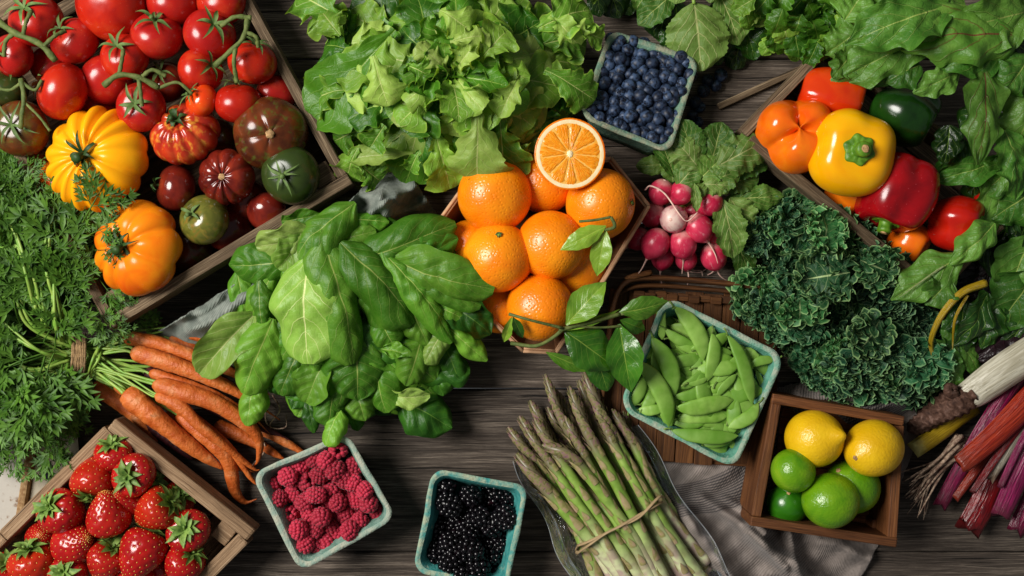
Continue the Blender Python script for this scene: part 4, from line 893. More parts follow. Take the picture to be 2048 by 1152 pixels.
pepper('small scarlet bell pepper at the crate right end', 1912, 446, 112, 60, 'pepper_scarlet', (.55, .1, .35), 1.05, 4, .2, 18, True, .9)
pepper('small amber bell pepper beneath the large red one', 1818, 482, 78, 43, 'pepper_orange', (.6, .4, .4), 1.1, 4, .12, 21, False)
pepper('amber bell pepper hidden below the yellow one', 1694, 386, 76, 46, 'pepper_orange', (.6, .5, .3), 1.1, 4, .12, 24, False)
pepper('scarlet bell pepper glimpsed under the chard at the right', 1968, 420, 84, 48, 'pepper_scarlet', (.6, -.5, .3), 1.1, 4, .12, 27, False)

# ------------------------------------------------------------------ lemon box
ZL = 128
lb = thing('wooden_box', 'small brown wooden box holding lemons and limes', 'box', W(1655, 940, 0))
q = [(1556, 800), (1800, 842), (1784, 1082), (1513, 1040)]
board('end_panel', lb, (1545, 797, ZL), (1808, 843, ZL), 18, 112, 'box_wood'); board('end_panel', lb, (1502, 1042, ZL), (1794, 1086, ZL), 18, 112, 'box_wood')
board('side_panel', lb, (1553, 808, ZL - 1.5), (1513, 1033, ZL - 1.5), 18, 110, 'box_wood'); board('side_panel', lb, (1799, 852, ZL - 1.5), (1785, 1076, ZL - 1.5), 18, 110, 'box_wood')
for i in range(4): board('floor_slat', lb, (1560 - 6*i, 842 + i*56, 18), (1792 - 4*i, 870 + i*56, 18), 54, 8, 'box_wood')
board('corner_post', lb, (1745, 1052, 60), (1776, 1057, 60), 26, 50, 'box_wood'); board('corner_post', lb, (1528, 1020, 60), (1556, 1024, 60), 24, 50, 'box_wood')
def citrus(nm, label, x, y, z, r, mat, ax, rz=1.12, nip=.16, grp=None, seed=1):
    k = (H - z)/H; r *= k; t = thing(nm, label, nm, W(x, y, z), grp, axq((ax[0], -ax[1], ax[2]), 0))
    v, f = fruitgrid(r, r, r * rz, 0, 0, -nip, -.04, seed, 48, 56, irr=.02, dtw=.3, dbw=.2); obj('peel', mesh('peel', v, f, MT[mat]), t)
    v, f = fruitgrid(r*.1, r*.1, r*.03, 5, .3, .5, 0, seed, 8, 20); obj('stem_scar', mesh('scar', v, f, MT['scar']), t, (0, 0, -r * rz * 1.035))
citrus('lemon', 'lemon with its nipple end turned to the right, behind the limes', 1629, 877, 128, 57, 'lemon_peel', (.5, -.18, .75), 1.04, .3, 'lemons in the box', 3)
citrus('lemon', 'lemon resting on the right box wall, stem scar visible', 1748, 896, 142, 56, 'lemon_peel', (.75, -.2, -.6), 1.14, .14, 'lemons in the box', 4)
citrus('lime', 'small round lime against the left box wall', 1586, 941, 142, 44, 'lime_peel', (-.1, -.6, .5), 1.02, .04, 'limes in the box', 5)
citrus('lime', 'largest lime at the front of the box', 1661, 1001, 138, 55, 'lime_peel', (-.75, .1, .3), 1.04, .05, 'limes in the box', 6)
citrus('lime', 'lime half hidden behind the largest lime and the lemon', 1704, 972, 98, 54, 'lime_peel', (.5, .5, -.4), 1.06, .05, 'limes in the box', 7)
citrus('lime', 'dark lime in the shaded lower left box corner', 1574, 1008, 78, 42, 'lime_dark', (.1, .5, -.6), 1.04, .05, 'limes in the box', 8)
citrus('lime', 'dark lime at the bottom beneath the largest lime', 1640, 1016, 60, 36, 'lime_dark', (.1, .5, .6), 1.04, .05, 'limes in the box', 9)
def gl_(x, y):
    fd = np.clip((y - 975) / 60, 0, 1)
    return (fd * (ridge(x, y, (1340, 985), (1480, 1180), 18, 60) + ridge(x, y, (1400, 985), (1570, 1130), 14, 66) + ridge(x, y, (1450, 990), (1530, 1060), 9, 40) + ridge(x, y, (1500, 1060), (1660, 1190), 16, 48) + ridge(x, y, (1580, 1070), (1600, 1160), 11, 50) + ridge(x, y, (1470, 900), (1530, 1060), 14, 34) + ridge(x, y, (1640, 1085), (1740, 1110), 14, 30) + ridge(x, y, (1360, 1060), (1420, 1200), 16, 34) + ridge(x, y, (1540, 1150), (1640, 1160), 12, 26))
      + ridge(x, y, (1600, 790), (1720, 800), 20, 50) + ridge(x, y, (1700, 820), (1840, 800), 18, 60) + 5*np.sin(x*.05 - y*.035) + 3*np.sin(x*.1 + y*.12))
cloth('linen_cloth', 'grey linen cloth with dark stripes under the lemon box', [[(1300, 925, 6), (1340, 1010, 8), (1372, 1110, 6), (1390, 1230, 4)], [(1410, 880, 6), (1470, 980, 6), (1520, 1090, 8), (1560, 1220, 4)], [(1490, 800, 6), (1590, 900, 4), (1640, 1080, 6), (1690, 1180, 4)], [(1580, 770, 8), (1700, 850, 4), (1720, 1000, 4), (1752, 1098, 4)], [(1700, 760, 8), (1810, 800, 8), (1840, 850, 4), (1825, 900, 4)]], 130, 110, gl_, 'linen_grey', 5)

# ------------------------------------------------------------------ splint basket with the pea carton
sb = thing('splint_basket', 'old brown splint wood basket under the pea carton', 'basket', W(1380, 760, 0))
import itertools
for i in range(9):
    x0 = 1236 + i * 38; ty = 572 + (3 if i % 2 else 0) + i * 1.5
    board('splint', sb, (x0 + 2, ty + 6, 30 + (i % 2)*2), (x0 - 20, 922 + (i % 3)*4, 24 + (i % 2)*2), 36, 5, 'splint_wood')
for i in range(7): board('floor_slat', sb, (1222 - i*2, 620 + i*46, 18), (1560 - i*2, 640 + i*46, 18), 40, 5, 'splint_wood')
rp = PT((1204, 800, 40), (1216, 700, 52), (1228, 610, 58), (1250, 566, 62), (1300, 556, 60), (1400, 562, 60), (1500, 572, 58), (1560, 580, 58))
for nm, dz, rr in (('rim_band', 0, 10), ('rim_band', -16, 8)): tube(nm, [p + np.array((0, -abs(dz) * .9 if i > 2 else 0, dz)) for i, p in enumerate(rp)], rr, MT['splint_wood'], sb, n=50, m=8, sx=.6, sz=1.3)
for i in range(13):
    x0 = 1268 + i * 22; board('weave_band', sb, (x0, 588 + i*1.4 + (i % 2)*3, 46 if i % 2 else 41), (x0 + 21, 589.5 + i*1.4 + (i % 2)*3, 45 if i % 2 else 41), 15, 5, 'splint_wood')
kx = tube('wood_curl', PT((1250, 556, 70), (1270, 552, 76), (1302, 545, 72), (1290, 553, 70)), [3, 6, 5, 2], MT['splint_wood'], None, m=8, sz=.4); tag(kx, 'small curl of splint wood on the basket rim', 'splint')
ppc = [(1332, 592, 128), (1570, 712, 128), (1468, 938, 128), (1238, 815, 128)]
carton('berry_carton', 'turquoise pulp carton of pea pods on the splint basket', ppc, 96, .76, 'pulp_green')
def pod(label, x1, y1, x2, y2, z, w, bend, tilt=0., grp='pea pods in the carton'):
    mx_, my_ = (x1+x2)/2, (y1+y2)/2; sl = 1.16 if math.hypot(x2-x1, y2-y1) < 70 else 1.0; x1, x2, y1, y2 = mx_+(x1-mx_)*sl, mx_+(x2-mx_)*sl, my_+(y1-my_)*sl, my_+(y2-my_)*sl
    A = W(x1, y1, z + R(-4, 4)); B = W(x2, y2, z + R(-4, 4)); D = B - A; L = D.length; X = D / L; Y = Vector((0, 0, 1)).cross(X).normalized(); Z = X.cross(Y)
    qx = Quaternion(X, tilt); Y = qx @ Y; Z = qx @ Z; k = (H - z)/H; w *= k
    n, m = 30, 14; u = np.linspace(0, 1, n)[:, None]; a = np.linspace(0, 2*np.pi, m, endpoint=False)[None]
    pr = np.interp(u, [0, .03, .1, .25, .5, .75, .9, .97, 1], [.05, .14, .45, .85, 1, .9, .55, .2, .02]); sd = int(x1 * 7 + y2)
    np_ = max(3, int(L / 22)); bm = 1 + .22 * np.abs(np.sin(np.pi * np_ * u + sd)) * np.sin(np.pi*u)
    ca, sa = np.cos(a), np.sin(a)
    y = w/2 * pr * np.sign(ca) * np.abs(ca)**.9 - 1.35 * bend * w * 4 * u * (1 - u); z_ = w * .14 * pr * bm * np.sign(sa) * np.abs(sa)**.8 + L * .04 * np.sin(np.pi*u)
    x = L * u + 0*a; y = y + w*.04*np.sin(u*7 + sd)
    v = np.stack([x, y, z_ + 0*x], -1).reshape(-1, 3) @ np.array([X, Y, Z])
    t = thing('pea_pod', label, 'pea pod', A, grp)
    obj('pod', mesh('pod', v, gf(n, m, True), MT['pea_skin']), t)
    cv, cf = calyx(w*.30, 0, 5, .9, .3, .1, sd, -.3); cv = np.column_stack([cv[:, 2]*.8 + 1, cv[:, 1]*.6, cv[:, 0]*.6]); cv2, cf2 = sweep(catmull([np.array((2, 0, 0)), np.array((-5, .5, 1)), np.array((-12, -2, 2))], 5), [2.6, 1.8, 1.6, 1.7, 1.9], 6)
    Mx = np.array([X, Y, Z]); cx_ = obj('calyx', mesh('calyx', cv @ Mx, cf, MT['berry_sepal']), t); obj('stalk', mesh('stalk', cv2 @ Mx, quadtri(cf2), MT['berry_sepal']), cx_)
def zp(X, Y): return 1180 + X/2.743, 540 + Y/2.743
PL = [(455,200,620,500,104,-.34,126,'wide pea pod curving down from the carton top corner'),(340,360,470,690,106,-.15,126,'broad pea pod in the left middle of the carton'),(250,495,430,865,108,-.36,134,'long curved pea pod at the carton left front, on top'),
(670,340,640,610,84,-.2,122,'upright pea pod in the middle of the carton'),(750,350,890,740,84,-.22,130,'long pea pod on the right slanting down'),(410,320,600,440,66,.12,112,None),(400,200,395,370,60,.1,112,None),(240,460,350,440,66,.1,108,None),(270,770,400,765,62,0,114,None),
(465,755,785,710,104,.08,128,'straight wide pea pod lying across the carton front'),(470,690,650,640,66,.2,120,None),(620,655,750,632,58,.1,116,None),(440,872,815,905,84,.26,128,'lowest long pea pod lying level near the bottom corner'),(630,960,790,900,64,.1,114,None),(700,610,800,480,62,.1,118,None),
(795,570,835,790,66,-.1,112,None),(1010,488,885,520,54,.1,114,'short pea pod pointing at the right carton corner'),(910,555,945,655,30,-.2,106,None),(915,735,770,855,78,-.25,122,'pea pod resting on the right carton wall near the bottom'),(550,900,750,1030,74,-.15,106,None),(450,890,630,990,50,-.1,104,None),
(222,750,290,590,74,.1,108,None),(290,760,365,640,70,.1,110,None),(360,440,385,590,68,.1,112,None),(490,640,640,540,58,.2,116,None),(500,490,550,580,60,0,106,None),(770,940,800,980,40,0,108,None),(700,690,795,580,48,-.1,122,None),(690,790,470,800,56,-.1,108,None),
(850,430,930,490,50,0,108,None),(760,815,785,735,44,0,116,None),(540,620,640,590,34,.3,126,'tiny curved pea pod at the heap centre')]
for (x1, y1, x2, y2, w, bd, z, lab) in PL:
    a, b = zp(x1, y1); c, d = zp(x2, y2); pod(lab or 'flat green pea pod heaped among others in the turquoise carton', a, b, c, d, z + 6, w / 2.743, bd, R(-.25, .25))
for i in range(86):
    p = bil([c[:2] for c in ppc], R(.15, .85), R(.15, .85)); an = R(.2, 1.9) if i % 2 else R(-.5, .5); l = R(40, 54); pod('flat green pea pod heaped among others in the turquoise carton', p[0] - l*math.cos(an), p[1] - l*math.sin(an), p[0] + l*math.cos(an), p[1] + l*math.sin(an), R(84, 122), R(29, 36), R(-.3, .3), R(-.4, .4))

# ------------------------------------------------------------------ asparagus
def zq(X, Y, z): return (780 + X/2.667, 720 + Y/2.667, z)
def spear(label, pts, r, tipfrac=.26, seed=0):
    P = catmull([np.array(W(*p)) for p in pts], 44); t = thing('asparagus_spear', label, 'asparagus', P[0], 'asparagus spears in the banded bunch')
    n = len(P); u = np.linspace(0, 1, n); rad = r * np.interp(u, [0, .03, .09, .18, .3, 1], [.12, .42, .78, .9, .92, 1.06]); T, N, B = frames(P)
    v, f = sweep(P, rad * .96, 12, cap=True, fn=lambda uu, a: 1 + .02 * np.sin(uu*60 + seed) + .02 * np.cos(a * 5)); uv = np.zeros((len(v), 2)); uv[:n*12, 0] = np.repeat(u, 12); uv[-2:, 0] = (0, 1); uv[:n*12, 1] = np.tile(np.linspace(0, 1, 12), n)
    obj('stalk', mesh('stalk', v - P[0], quadtri(f), MT['asparagus_skin'], uv), t)
    rr = np.random.default_rng(seed)
    def scale(uu, ang, ln, wd, lift):
        a = np.linspace(0, 1, 6)[:, None]; b = np.linspace(-1, 1, 5)[None]
        q = np.clip(uu * (n-1) - a * ln / (np.linalg.norm(P[-1] - P[0]) / (n-1)), 0, n-1)
        lo = np.floor(q).astype(int)[:, 0]; hi = np.minimum(lo + 1, n - 1); fr = (q[:, 0] - lo)[:, None]
        ip = lambda A: A[lo]*(1-fr) + A[hi]*fr
        pp, nn, bb = ip(P), ip(N), ip(B); ra = np.interp(q[:, 0], np.arange(n), rad)[:, None]
        pr = np.interp(a, [0, .15, .45, .8, 1], [.85, 1, .8, .35, .02]); th = ang + b * wd * pr; ro = ra * (1.0 + .03) + .9 + lift * a * r - .5 * np.abs(b) 
        return (pp[:, None] + (ro*np.cos(th))[..., None]*bb[:, None] + (ro*np.sin(th))[..., None]*nn[:, None]).reshape(-1, 3) - P[0], gf(6, 5)
    parts = []; k = 0; uu = .035; 
    while uu < tipfrac:
        for c in range(3): parts.append(scale(uu, k*2.4 + c*2.09, r * 1.6, .8, .36 * np.interp(uu, [0, .05], [0, 1]))); 
        k += 1; uu += .024 + uu * .06
    v, f = join(parts); obj('tip_scales', mesh('tip_scales', v, f, MT['asparagus_tip']), t)
    while uu < .97:
        v, f = scale(uu, rr.uniform(.3, 2.8), r * rr.uniform(2.0, 3.0), .6, .05); o0 = v.mean(0); obj('scale', mesh('scale', v - o0, f, MT['asparagus_scale']), t, o0); uu += np.interp(uu, [.25, .6], [.035, .11]) * rr.uniform(.8, 1.2)
SP = [
 ('asparagus spear whose tip reaches highest at the left', [(825,75,40),(930,340,60),(1105,600,72),(1255,840,76),(1400,1130,70),(1450,1240,66)], 10.5),
 ('thick asparagus spear with the highest tip at the right', [(1030,60,44),(1150,330,66),(1300,600,80),(1450,860,84),(1620,1110,70),(1690,1200,60)], 12),
 ('asparagus spear with white lower end in the middle', [(955,140,60),(1060,400,86),(1200,650,96),(1330,900,98),(1450,1140,90),(1500,1240,84)], 11.5),
 ('slim asparagus spear just left of the highest right tip', [(1005,105,30),(1110,360,48),(1240,600,60),(1400,880,66),(1560,1140,60)], 10),
 ('asparagus spear with short dark tip at the upper left', [(745,215,24),(860,420,34),(1000,640,44),(1150,850,50),(1330,1130,50)], 10.5),
 ('asparagus spear with olive tip left of the middle', [(688,300,50),(850,540,72),(1010,790,82),(1150,1000,80),(1260,1180,74)], 12),
 ('asparagus spear with the leftmost tip', [(628,358,36),(770,540,52),(930,740,60),(1060,920,62),(1230,1180,58)], 10.5),
 ('thick yellowish asparagus spear along the left edge of the bunch', [(672,500,60),(850,710,82),(1000,880,88),(1120,1010,86),(1270,1190,80)], 13.5),
 ('asparagus spear with fat brown tip lying over others', [(768,310,62),(900,520,84),(1060,760,92),(1210,970,92),(1350,1180,86)], 11.5),
 ('asparagus spear with tip bent to the left across the bunch', [(812,455,92),(950,505,108),(1060,620,110),(1180,780,106),(1310,960,100),(1410,1140,92),(1450,1220,88)], 11.5),
 ('asparagus spear with purple tip behind the highest left one', [(885,160,24),(1000,390,40),(1150,640,48),(1290,870,50),(1450,1150,46)], 10.5),
 ('asparagus spear nearest the pea carton, upper one', [(1180,262,46),(1300,450,60),(1390,660,66),(1500,850,62),(1690,1080,44)], 11),
 ('asparagus spear nearest the pea carton, lower one', [(1238,270,24),(1320,470,34),(1420,680,40),(1560,880,36),(1690,1010,26)], 9.5),
 ('small asparagus spear between the two leftmost', [(760,492,40),(880,660,50),(1010,840,56),(1130,1010,56),(1240,1180,54)], 9.5),
 ('dark asparagus spear deep behind the olive tip', [(838,250,16),(960,470,26),(1120,720,32),(1260,940,34),(1420,1180,34)], 10),
 ('purple ended asparagus spear crossing under the band', [(900,420,30),(1010,640,56),(1190,850,86),(1320,1020,88),(1420,1160,80)], 11),
 ('asparagus spear low on the right beneath the band', [(1130,420,16),(1260,640,30),(1420,860,40),(1560,1040,36),(1660,1180,30)], 10.5),
 ('asparagus spear low in the middle of the bunch', [(1000,520,16),(1150,760,26),(1300,960,30),(1480,1200,30)], 10.5),
 ('asparagus spear low on the left of the bunch', [(820,640,16),(960,830,24),(1060,980,26),(1190,1180,26)], 10),
 ('white and violet asparagus end at the bottom edge', [(960,800,16),(1020,950,34),(1070,1060,44),(1120,1200,44)], 13)]
SP += [('asparagus spear lying on top at the left of the band', [(720,360,70),(860,560,92),(1000,760,100),(1120,930,100),(1270,1180,92)], 10), ('asparagus spear on top between the bent tip and the white ended', [(930,300,76),(1040,520,96),(1170,760,106),(1300,980,104),(1400,1180,96)], 10), ('asparagus spear on top nearest the highest right tip', [(1080,200,60),(1190,440,82),(1330,700,92),(1480,960,88),(1600,1180,74)], 10), ('asparagus spear at the left edge with violet tip', [(700,440,30),(830,640,46),(960,820,52),(1080,990,52),(1200,1190,50)], 9.5), ('asparagus spear with dark tip between the two highest', [(1000,200,20),(1090,420,34),(1220,660,46),(1370,900,50),(1530,1180,48)], 9.5), ('thin asparagus spear left of the bent tip one', [(740,400,22),(860,580,40),(1000,780,52),(1130,980,54),(1260,1190,50)], 9), ('thin asparagus spear right of the white ended one', [(1070,240,30),(1160,460,50),(1290,700,64),(1420,930,66),(1560,1180,60)], 9.5), ('asparagus spear with tip just below the short dark one', [(800,300,20),(930,560,36),(1080,800,44),(1220,1010,46),(1340,1200,44)], 9.5), ('asparagus spear ending beside the linen cloth', [(1200,400,20),(1330,640,36),(1480,860,44),(1640,1060,36),(1700,1120,30)], 10)]
for i, (l, p, r_) in enumerate(SP): spear(l, [zq(*q) for q in p], r_ * (1.04 if i < 20 else 1), seed=i + 3)
rb = thing('rubber_band', 'tan rubber band crossed around the asparagus bunch', 'rubber band', W(1160, 1095, 20))
for k, (sw, dz) in enumerate(((0, 0), (1, 3))):
    pts = [zq(1000, 990 + 40*sw, 60), zq(1060, 968 + 20*sw, 108), zq(1150, 925, 112 + dz), zq(1230, 885, 116 + dz), zq(1330, 825 + 12*(1 - sw), 116 - dz), zq(1420, 745 + 30*sw, 100), zq(1450, 728 + 30*sw, 70), zq(1440, 770, 14), zq(1200, 920, 6), zq(1010, 1010, 14), zq(1000, 990 + 40*sw, 60)]
    tube('band_strand', PT(*pts), 4.0, MT['rubber_band'], rb, n=70, m=8, sx=.5, sz=1.0)
# plastic sleeve
fs = []
nu, nv = 60, 46
for i in range(nu):
    u = i/(nu-1)
    Lx, Ly = 1026 + (1160 - 1026)*u, 922 + (1190 - 922)*u; Rx, Ry = 1276 + (1476 - 1276)*u, 850 + (1170 - 850)*u
    for j in range(nv):
        s = j/(nv-1); e = (2*s - 1); z = 5 + 66 * abs(e)**5 * (1 - .25*math.sin(u*5)) + 3*math.sin(u*23 + s*15) + 2.2*math.sin(s*40 - u*17)
        s2 = s + .02 * math.sin(u*11) * (1 if e > 0 else -1) * e*e
        p = W(Lx + (Rx - Lx)*s2, Ly + (Ry - Ly)*s2, z); fs.append(p[:])
fs = np.array(fs); org = np.array(W(1240, 1010, 0)); fo = obj('plastic_sleeve', mesh('sleeve', fs - org, gf(nu, nv), MT['film']), None, org); tag(fo, 'clear crinkled plastic sleeve around the asparagus', 'plastic bag')

m = MB('film_edge_glint'); MT['film_edge_glint'] = m.fin((.55, .6, .64, 1), .12, .6); m.b.inputs['Alpha'].default_value = .35  # pale colour that paints a glassy highlight on the film edges
for s in (0, nv - 1, 3, nv - 4): tube('seam', [fs[i*nv + s] + np.array((0, 0, 1.0)) for i in range(0, nu, 3)], .7, MT['film_edge_glint'], fo, n=60, m=5)  # thin tubes added to imitate bright highlight lines along the sleeve

# ------------------------------------------------------------------ carrots
def carrot(label, pts, r, mat='carrot_skin', stalks=3, seed=0, tail=True):
    P = catmull([np.array(W(*p)) for p in pts], 46); n = len(P); u = np.linspace(0, 1, n)
    rad = r * np.interp(u, [0, .015, .05, .15, .5, .75, .88, 1], [.45, .8, .97, 1, .78, .38 if tail else .62, .13 if tail else .45, .05 if tail else .12]) * .92
    rr = np.random.default_rng(seed); nz = np.convolve(rr.normal(size=n), [.25, .5, .25], 'same') * .035
    t = thing('carrot', label, 'carrot', P[0], 'carrots in the bunch'); ph = rr.uniform(0, 6, 4)
    v, f = sweep(P, rad * (1 + nz), 20, fn=lambda uu, a: 1 + .03*np.sin(a*3 + uu*9 + ph[0]) + .022*np.sin(uu*75 + np.sin(a + ph[1])*2) + .02*np.sin(uu*140 + a*2))
    obj('root', mesh('root', v - P[0], quadtri(f), MT[mat]), t)
    d = (P[0] - P[2]); d /= np.linalg.norm(d); tie = np.array(W(152 + rr.uniform(-6, 6), 712 + rr.uniform(-24, 24), 46 + rr.uniform(-14, 18)))
    for k in range(stalks):
        q = P[0] + np.array((rr.uniform(-1, 1), rr.uniform(-1, 1), rr.uniform(-.5, 1))) * r * .25; e = tie + rr.normal(size=3) * np.array((4, 12, 7))
        mid = (q + e)/2 + d * 22 + np.array((0, rr.uniform(-10, 10), rr.uniform(2, 14))); e2 = e + np.array((-rr.uniform(60, 110), rr.uniform(-40, 40), rr.uniform(-5, 22)))
        tube('stalk', [q - d*2, q + d * 18, mid, e, e2], [r*.17, r*.13, 2.6, 2.6, 2.2], MT['carrot_stalk'], t, n=22, m=7)
    if tail and mat == 'carrot_skin':
        pass
for i, L in enumerate([
 ('carrot half hidden under the basil, crown next to the linen', [(368, 662, 40), (410, 676, 40), (470, 700, 36), (520, 730, 30)], 13),
 ('short carrot behind the two uppermost, near the linen', [(338, 680, 28), (400, 705, 28), (480, 745, 26)], 16),
 ('uppermost long carrot of the bunch', [(248, 674, 62), (320, 688, 66), (410, 722, 64), (490, 758, 52), (540, 790, 40)], 16),
 ('thick carrot second from the top of the bunch', [(264, 703, 76), (340, 726, 80), (420, 758, 76), (500, 800, 60), (560, 840, 40)], 19),
 ('pale long carrot running to the raspberry carton', [(308, 768, 86), (370, 786, 92), (430, 806, 88), (492, 846, 74), (518, 880, 60), (516, 920, 46), (505, 934, 40)], 20),
 ('thickest bright orange carrot at the front of the bunch', [(252, 784, 78), (300, 826, 84), (370, 884, 72), (446, 938, 50)], 25, 'carrot_skin', 3, 0, False),
 ('slender wavy carrot with a long thin tail', [(312, 790, 92), (360, 812, 98), (400, 852, 94), (450, 892, 78), (505, 936, 50), (520, 940, 44)], 14),
 ('dark purple carrot in the bunch middle', [(292, 742, 48), (370, 780, 50), (450, 822, 44), (540, 862, 30), (580, 880, 24)], 20, 'carrot_purple'),
 ('carrot with tail hooked toward the lower right', [(355, 830, 52), (420, 880, 54), (456, 920, 46), (470, 980, 30), (490, 1004, 22), (514, 998, 22)], 19),
 ('dull orange carrot lying behind the strawberry crate', [(188, 768, 34), (240, 806, 36), (284, 846, 32), (314, 884, 22)], 19, 'carrot_skin', 2, 0, False),
 ('dark purple carrot under the thickest orange one', [(290, 838, 24), (340, 880, 26), (385, 918, 22)], 17, 'carrot_purple', 1, 0, False),
 ('straight carrot pointing to the raspberry carton corner', [(430, 850, 26), (500, 880, 26), (568, 918, 20)], 16, 'carrot_skin', 0, 0, False),
 ('slim carrot beside the basil tip, thin tail', [(470, 838, 24), (540, 868, 24), (600, 902, 16), (625, 925, 8)], 12, 'carrot_skin', 0),
 ('carrot low in the middle, between its neighbours', [(330, 830, 30), (400, 870, 32), (470, 930, 24), (510, 945, 16)], 18),
 ('carrot glimpsed under the basil above the purple one', [(400, 745, 30), (470, 780, 28), (540, 815, 20)], 15),
 ('slim pale carrot between the thick one and the pale long one', [(300, 745, 70), (360, 764, 74), (430, 790, 70), (500, 830, 54), (540, 868, 38)], 12),
 ('thin carrot under the slender wavy one', [(330, 800, 60), (400, 846, 62), (462, 900, 52), (505, 960, 30), (530, 975, 20)], 12),
 ('small carrot above the dull orange one', [(230, 770, 60), (290, 806, 62), (350, 850, 52), (410, 905, 32)], 12)]):
    a = list(L) + [None]*6; carrot(a[0], a[1], a[2], a[3] or 'carrot_skin', 3 if a[4] is None else a[4], i + 1, True if a[6] is None else a[6])
for i, pts in enumerate(([(545, 790, 30), (560, 820, 40), (540, 850, 36), (556, 872, 20)], [(530, 800, 24), (535, 850, 28), (570, 855, 30), (572, 830, 24)], [(505, 930, 24), (530, 900, 30), (520, 870, 30), (500, 845, 26)])):
    o = tube('root_hair', PT(*pts), [1.8, 1.4, 1.0], MT['root_fibre'], None, n=24, m=5); tag(o, ['thin curled carrot root hair beside the basil tip', 'looping fine carrot root hair on the wood', 'fine hooked carrot root hair near the raspberry carton'][i], 'root')
tw_ = thing('twine', 'brown twine tied around the carrot stalks', 'twine', W(150, 712, 0))
for k in range(7):
    x0 = 139 + k * 4.2; ww = R(-3, 3)
    pts = [(x0 + 4 + 10*math.cos(a) * .2 + ww*math.sin(a), 710 + 42*math.sin(a), 50 + 44*math.cos(a)) for a in np.linspace(0, 6.4, 14)]
    tube('twine_turn', PT(*pts), 2.6, MT['twine'], tw_, n=40, m=6, fn=lambda uu, a: 1 + .25*np.sin(uu*150 + a*2))
tube('twine_end', PT((150, 742, 70), (140, 755, 60), (142, 775, 40)), 1.8, MT['twine'], tw_, m=5); tube('twine_end', PT((160, 735, 80), (165, 760, 62), (150, 770, 45)), 1.8, MT['twine'], tw_, m=5)
# greens: ferny fronds, three shared meshes
def frond_mesh(seed, L=150.):
    r = np.random.default_rng(seed); vs = []; fs = []; n0 = 0
    def add(v, f):
        nonlocal n0
        vs.append(v); fs.append(f + n0); n0 += len(v)
    def leaflet(p, d, nrm, l, w):
        s = np.cross(nrm, d); s /= np.linalg.norm(s) + 1e-9
        q = np.array([p, p + d*l*.35 + s*w*.5 + nrm*w*.1, p + d*l*.62 + s*w*.42, p + d*l, p + d*l*.62 - s*w*.42, p + d*l*.35 - s*w*.5 + nrm*w*.1, p + d*l*.55 - nrm*w*.18])
        add(q, np.array([[0, 6, 1], [1, 6, 2], [2, 6, 3], [3, 6, 4], [4, 6, 5], [5, 6, 0]]))
    bend = r.uniform(-.25, .25); sag = r.uniform(.1, .25)
    main = np.array([[L*t, bend*L*t*t, L*(.18*math.sin(3.1*t) - sag*t*t)] for t in np.linspace(0, 1, 14)])
    def stem(Q, r0):
        v, f = sweep(Q, np.linspace(r0, r0*.4, len(Q)), 4, cap=False); f = np.vstack([f[:, :3], f[:, [0, 2, 3]]]); add(v, f)
    stem(main, 2.0); T, N, B = frames(main)
    for i in (4, 6, 9, 11, 13):
        t = i/13
        for sd in (-1, 1):
            l1 = L * .44 * math.sin(math.pi * min(1, .25 + t*.72)) * r.uniform(.8, 1.15); ang = r.uniform(.75, 1.0)
            d = T[i]*math.cos(ang) + sd*B[i]*math.sin(ang) + N[i]*r.uniform(-.3, .4); d /= np.linalg.norm(d)
            Q = np.array([main[i] + d*l1*s + np.array([0, 0, -.12*l1*s*s]) for s in np.linspace(0, 1, 6)]); stem(Q, 1.1)
            T2, N2, B2 = frames(Q)
            for j in (1, 2, 3, 5):
                for s2 in (-1, 1):
                    a2 = r.uniform(.5, .85); d2 = T2[j]*math.cos(a2) + s2*B2[j]*math.sin(a2) + N2[j]*r.uniform(-.35, .45); d2 /= np.linalg.norm(d2); l2 = l1 * .62 * (1.15 - j*.11) * r.uniform(.8, 1.2)
                    leaflet(Q[j], d2, N2[j], l2, l2*.22)
                    for s3 in (-1, 1):
                        d3 = d2*.75 + s3*np.cross(N2[j], d2)*.65 + N2[j]*r.uniform(-.3, .3); leaflet(Q[j] + d2*l2*.3, d3/np.linalg.norm(d3), N2[j], l2*.62, l2*.16)
            leaflet(Q[-1], T2[-1], N2[-1], l1*.4, l1*.15)
    leaflet(main[-1], T[-1], N[-1], L*.1, L*.05)
    return mesh('frond', np.concatenate(vs), np.concatenate(fs), MT['carrot_frond'])
FM = [frond_mesh(s) for s in range(5)]
cg = thing('carrot_greens', 'feathery green carrot tops spilling left of the tied bunch', 'carrot tops', W(120, 700, 0))
def frond(x, y, z, ang, sc, pitch=0., par=None):
    p = W(x, y, z); q = Quaternion((0, 0, 1), ang) @ Quaternion((0, 1, 0), -pitch) @ Quaternion((1, 0, 0), R(-.5, .5))
    return obj('frond', FM[int(R(0, 4.99))], par or cg, p - (par or cg).location / S, q, sc)
for i in range(210):
    y = R(395, 900); hw = np.interp(y, [390, 440, 520, 640, 700, 760, 830, 900], [60, 130, 190, 210, 130, 150, 170, 110]); x = R(-40, 1) + abs(R(0, 1))**.8 * hw
    if y > 790 and R(0, 1) < .8: continue
    dx, dy = x - 110, y - 700; an = math.atan2(-dy, dx) + R(-.9, .9); fsc = R(.7, 1.15)
    tx, ty = x + (150*fsc - 30)*math.cos(an), y - (150*fsc - 30)*math.sin(an)
    if tx > np.interp(ty, [360, 400, 470, 560, 630, 660, 690, 770, 800, 900], [60, 130, 225, 215, 200, 130, 110, 110, 160, 150]) or ty > 905: continue
    frond(x - 30*math.cos(an), y + 30*math.sin(an), R(50, 118), an, fsc, R(-.2, .45))
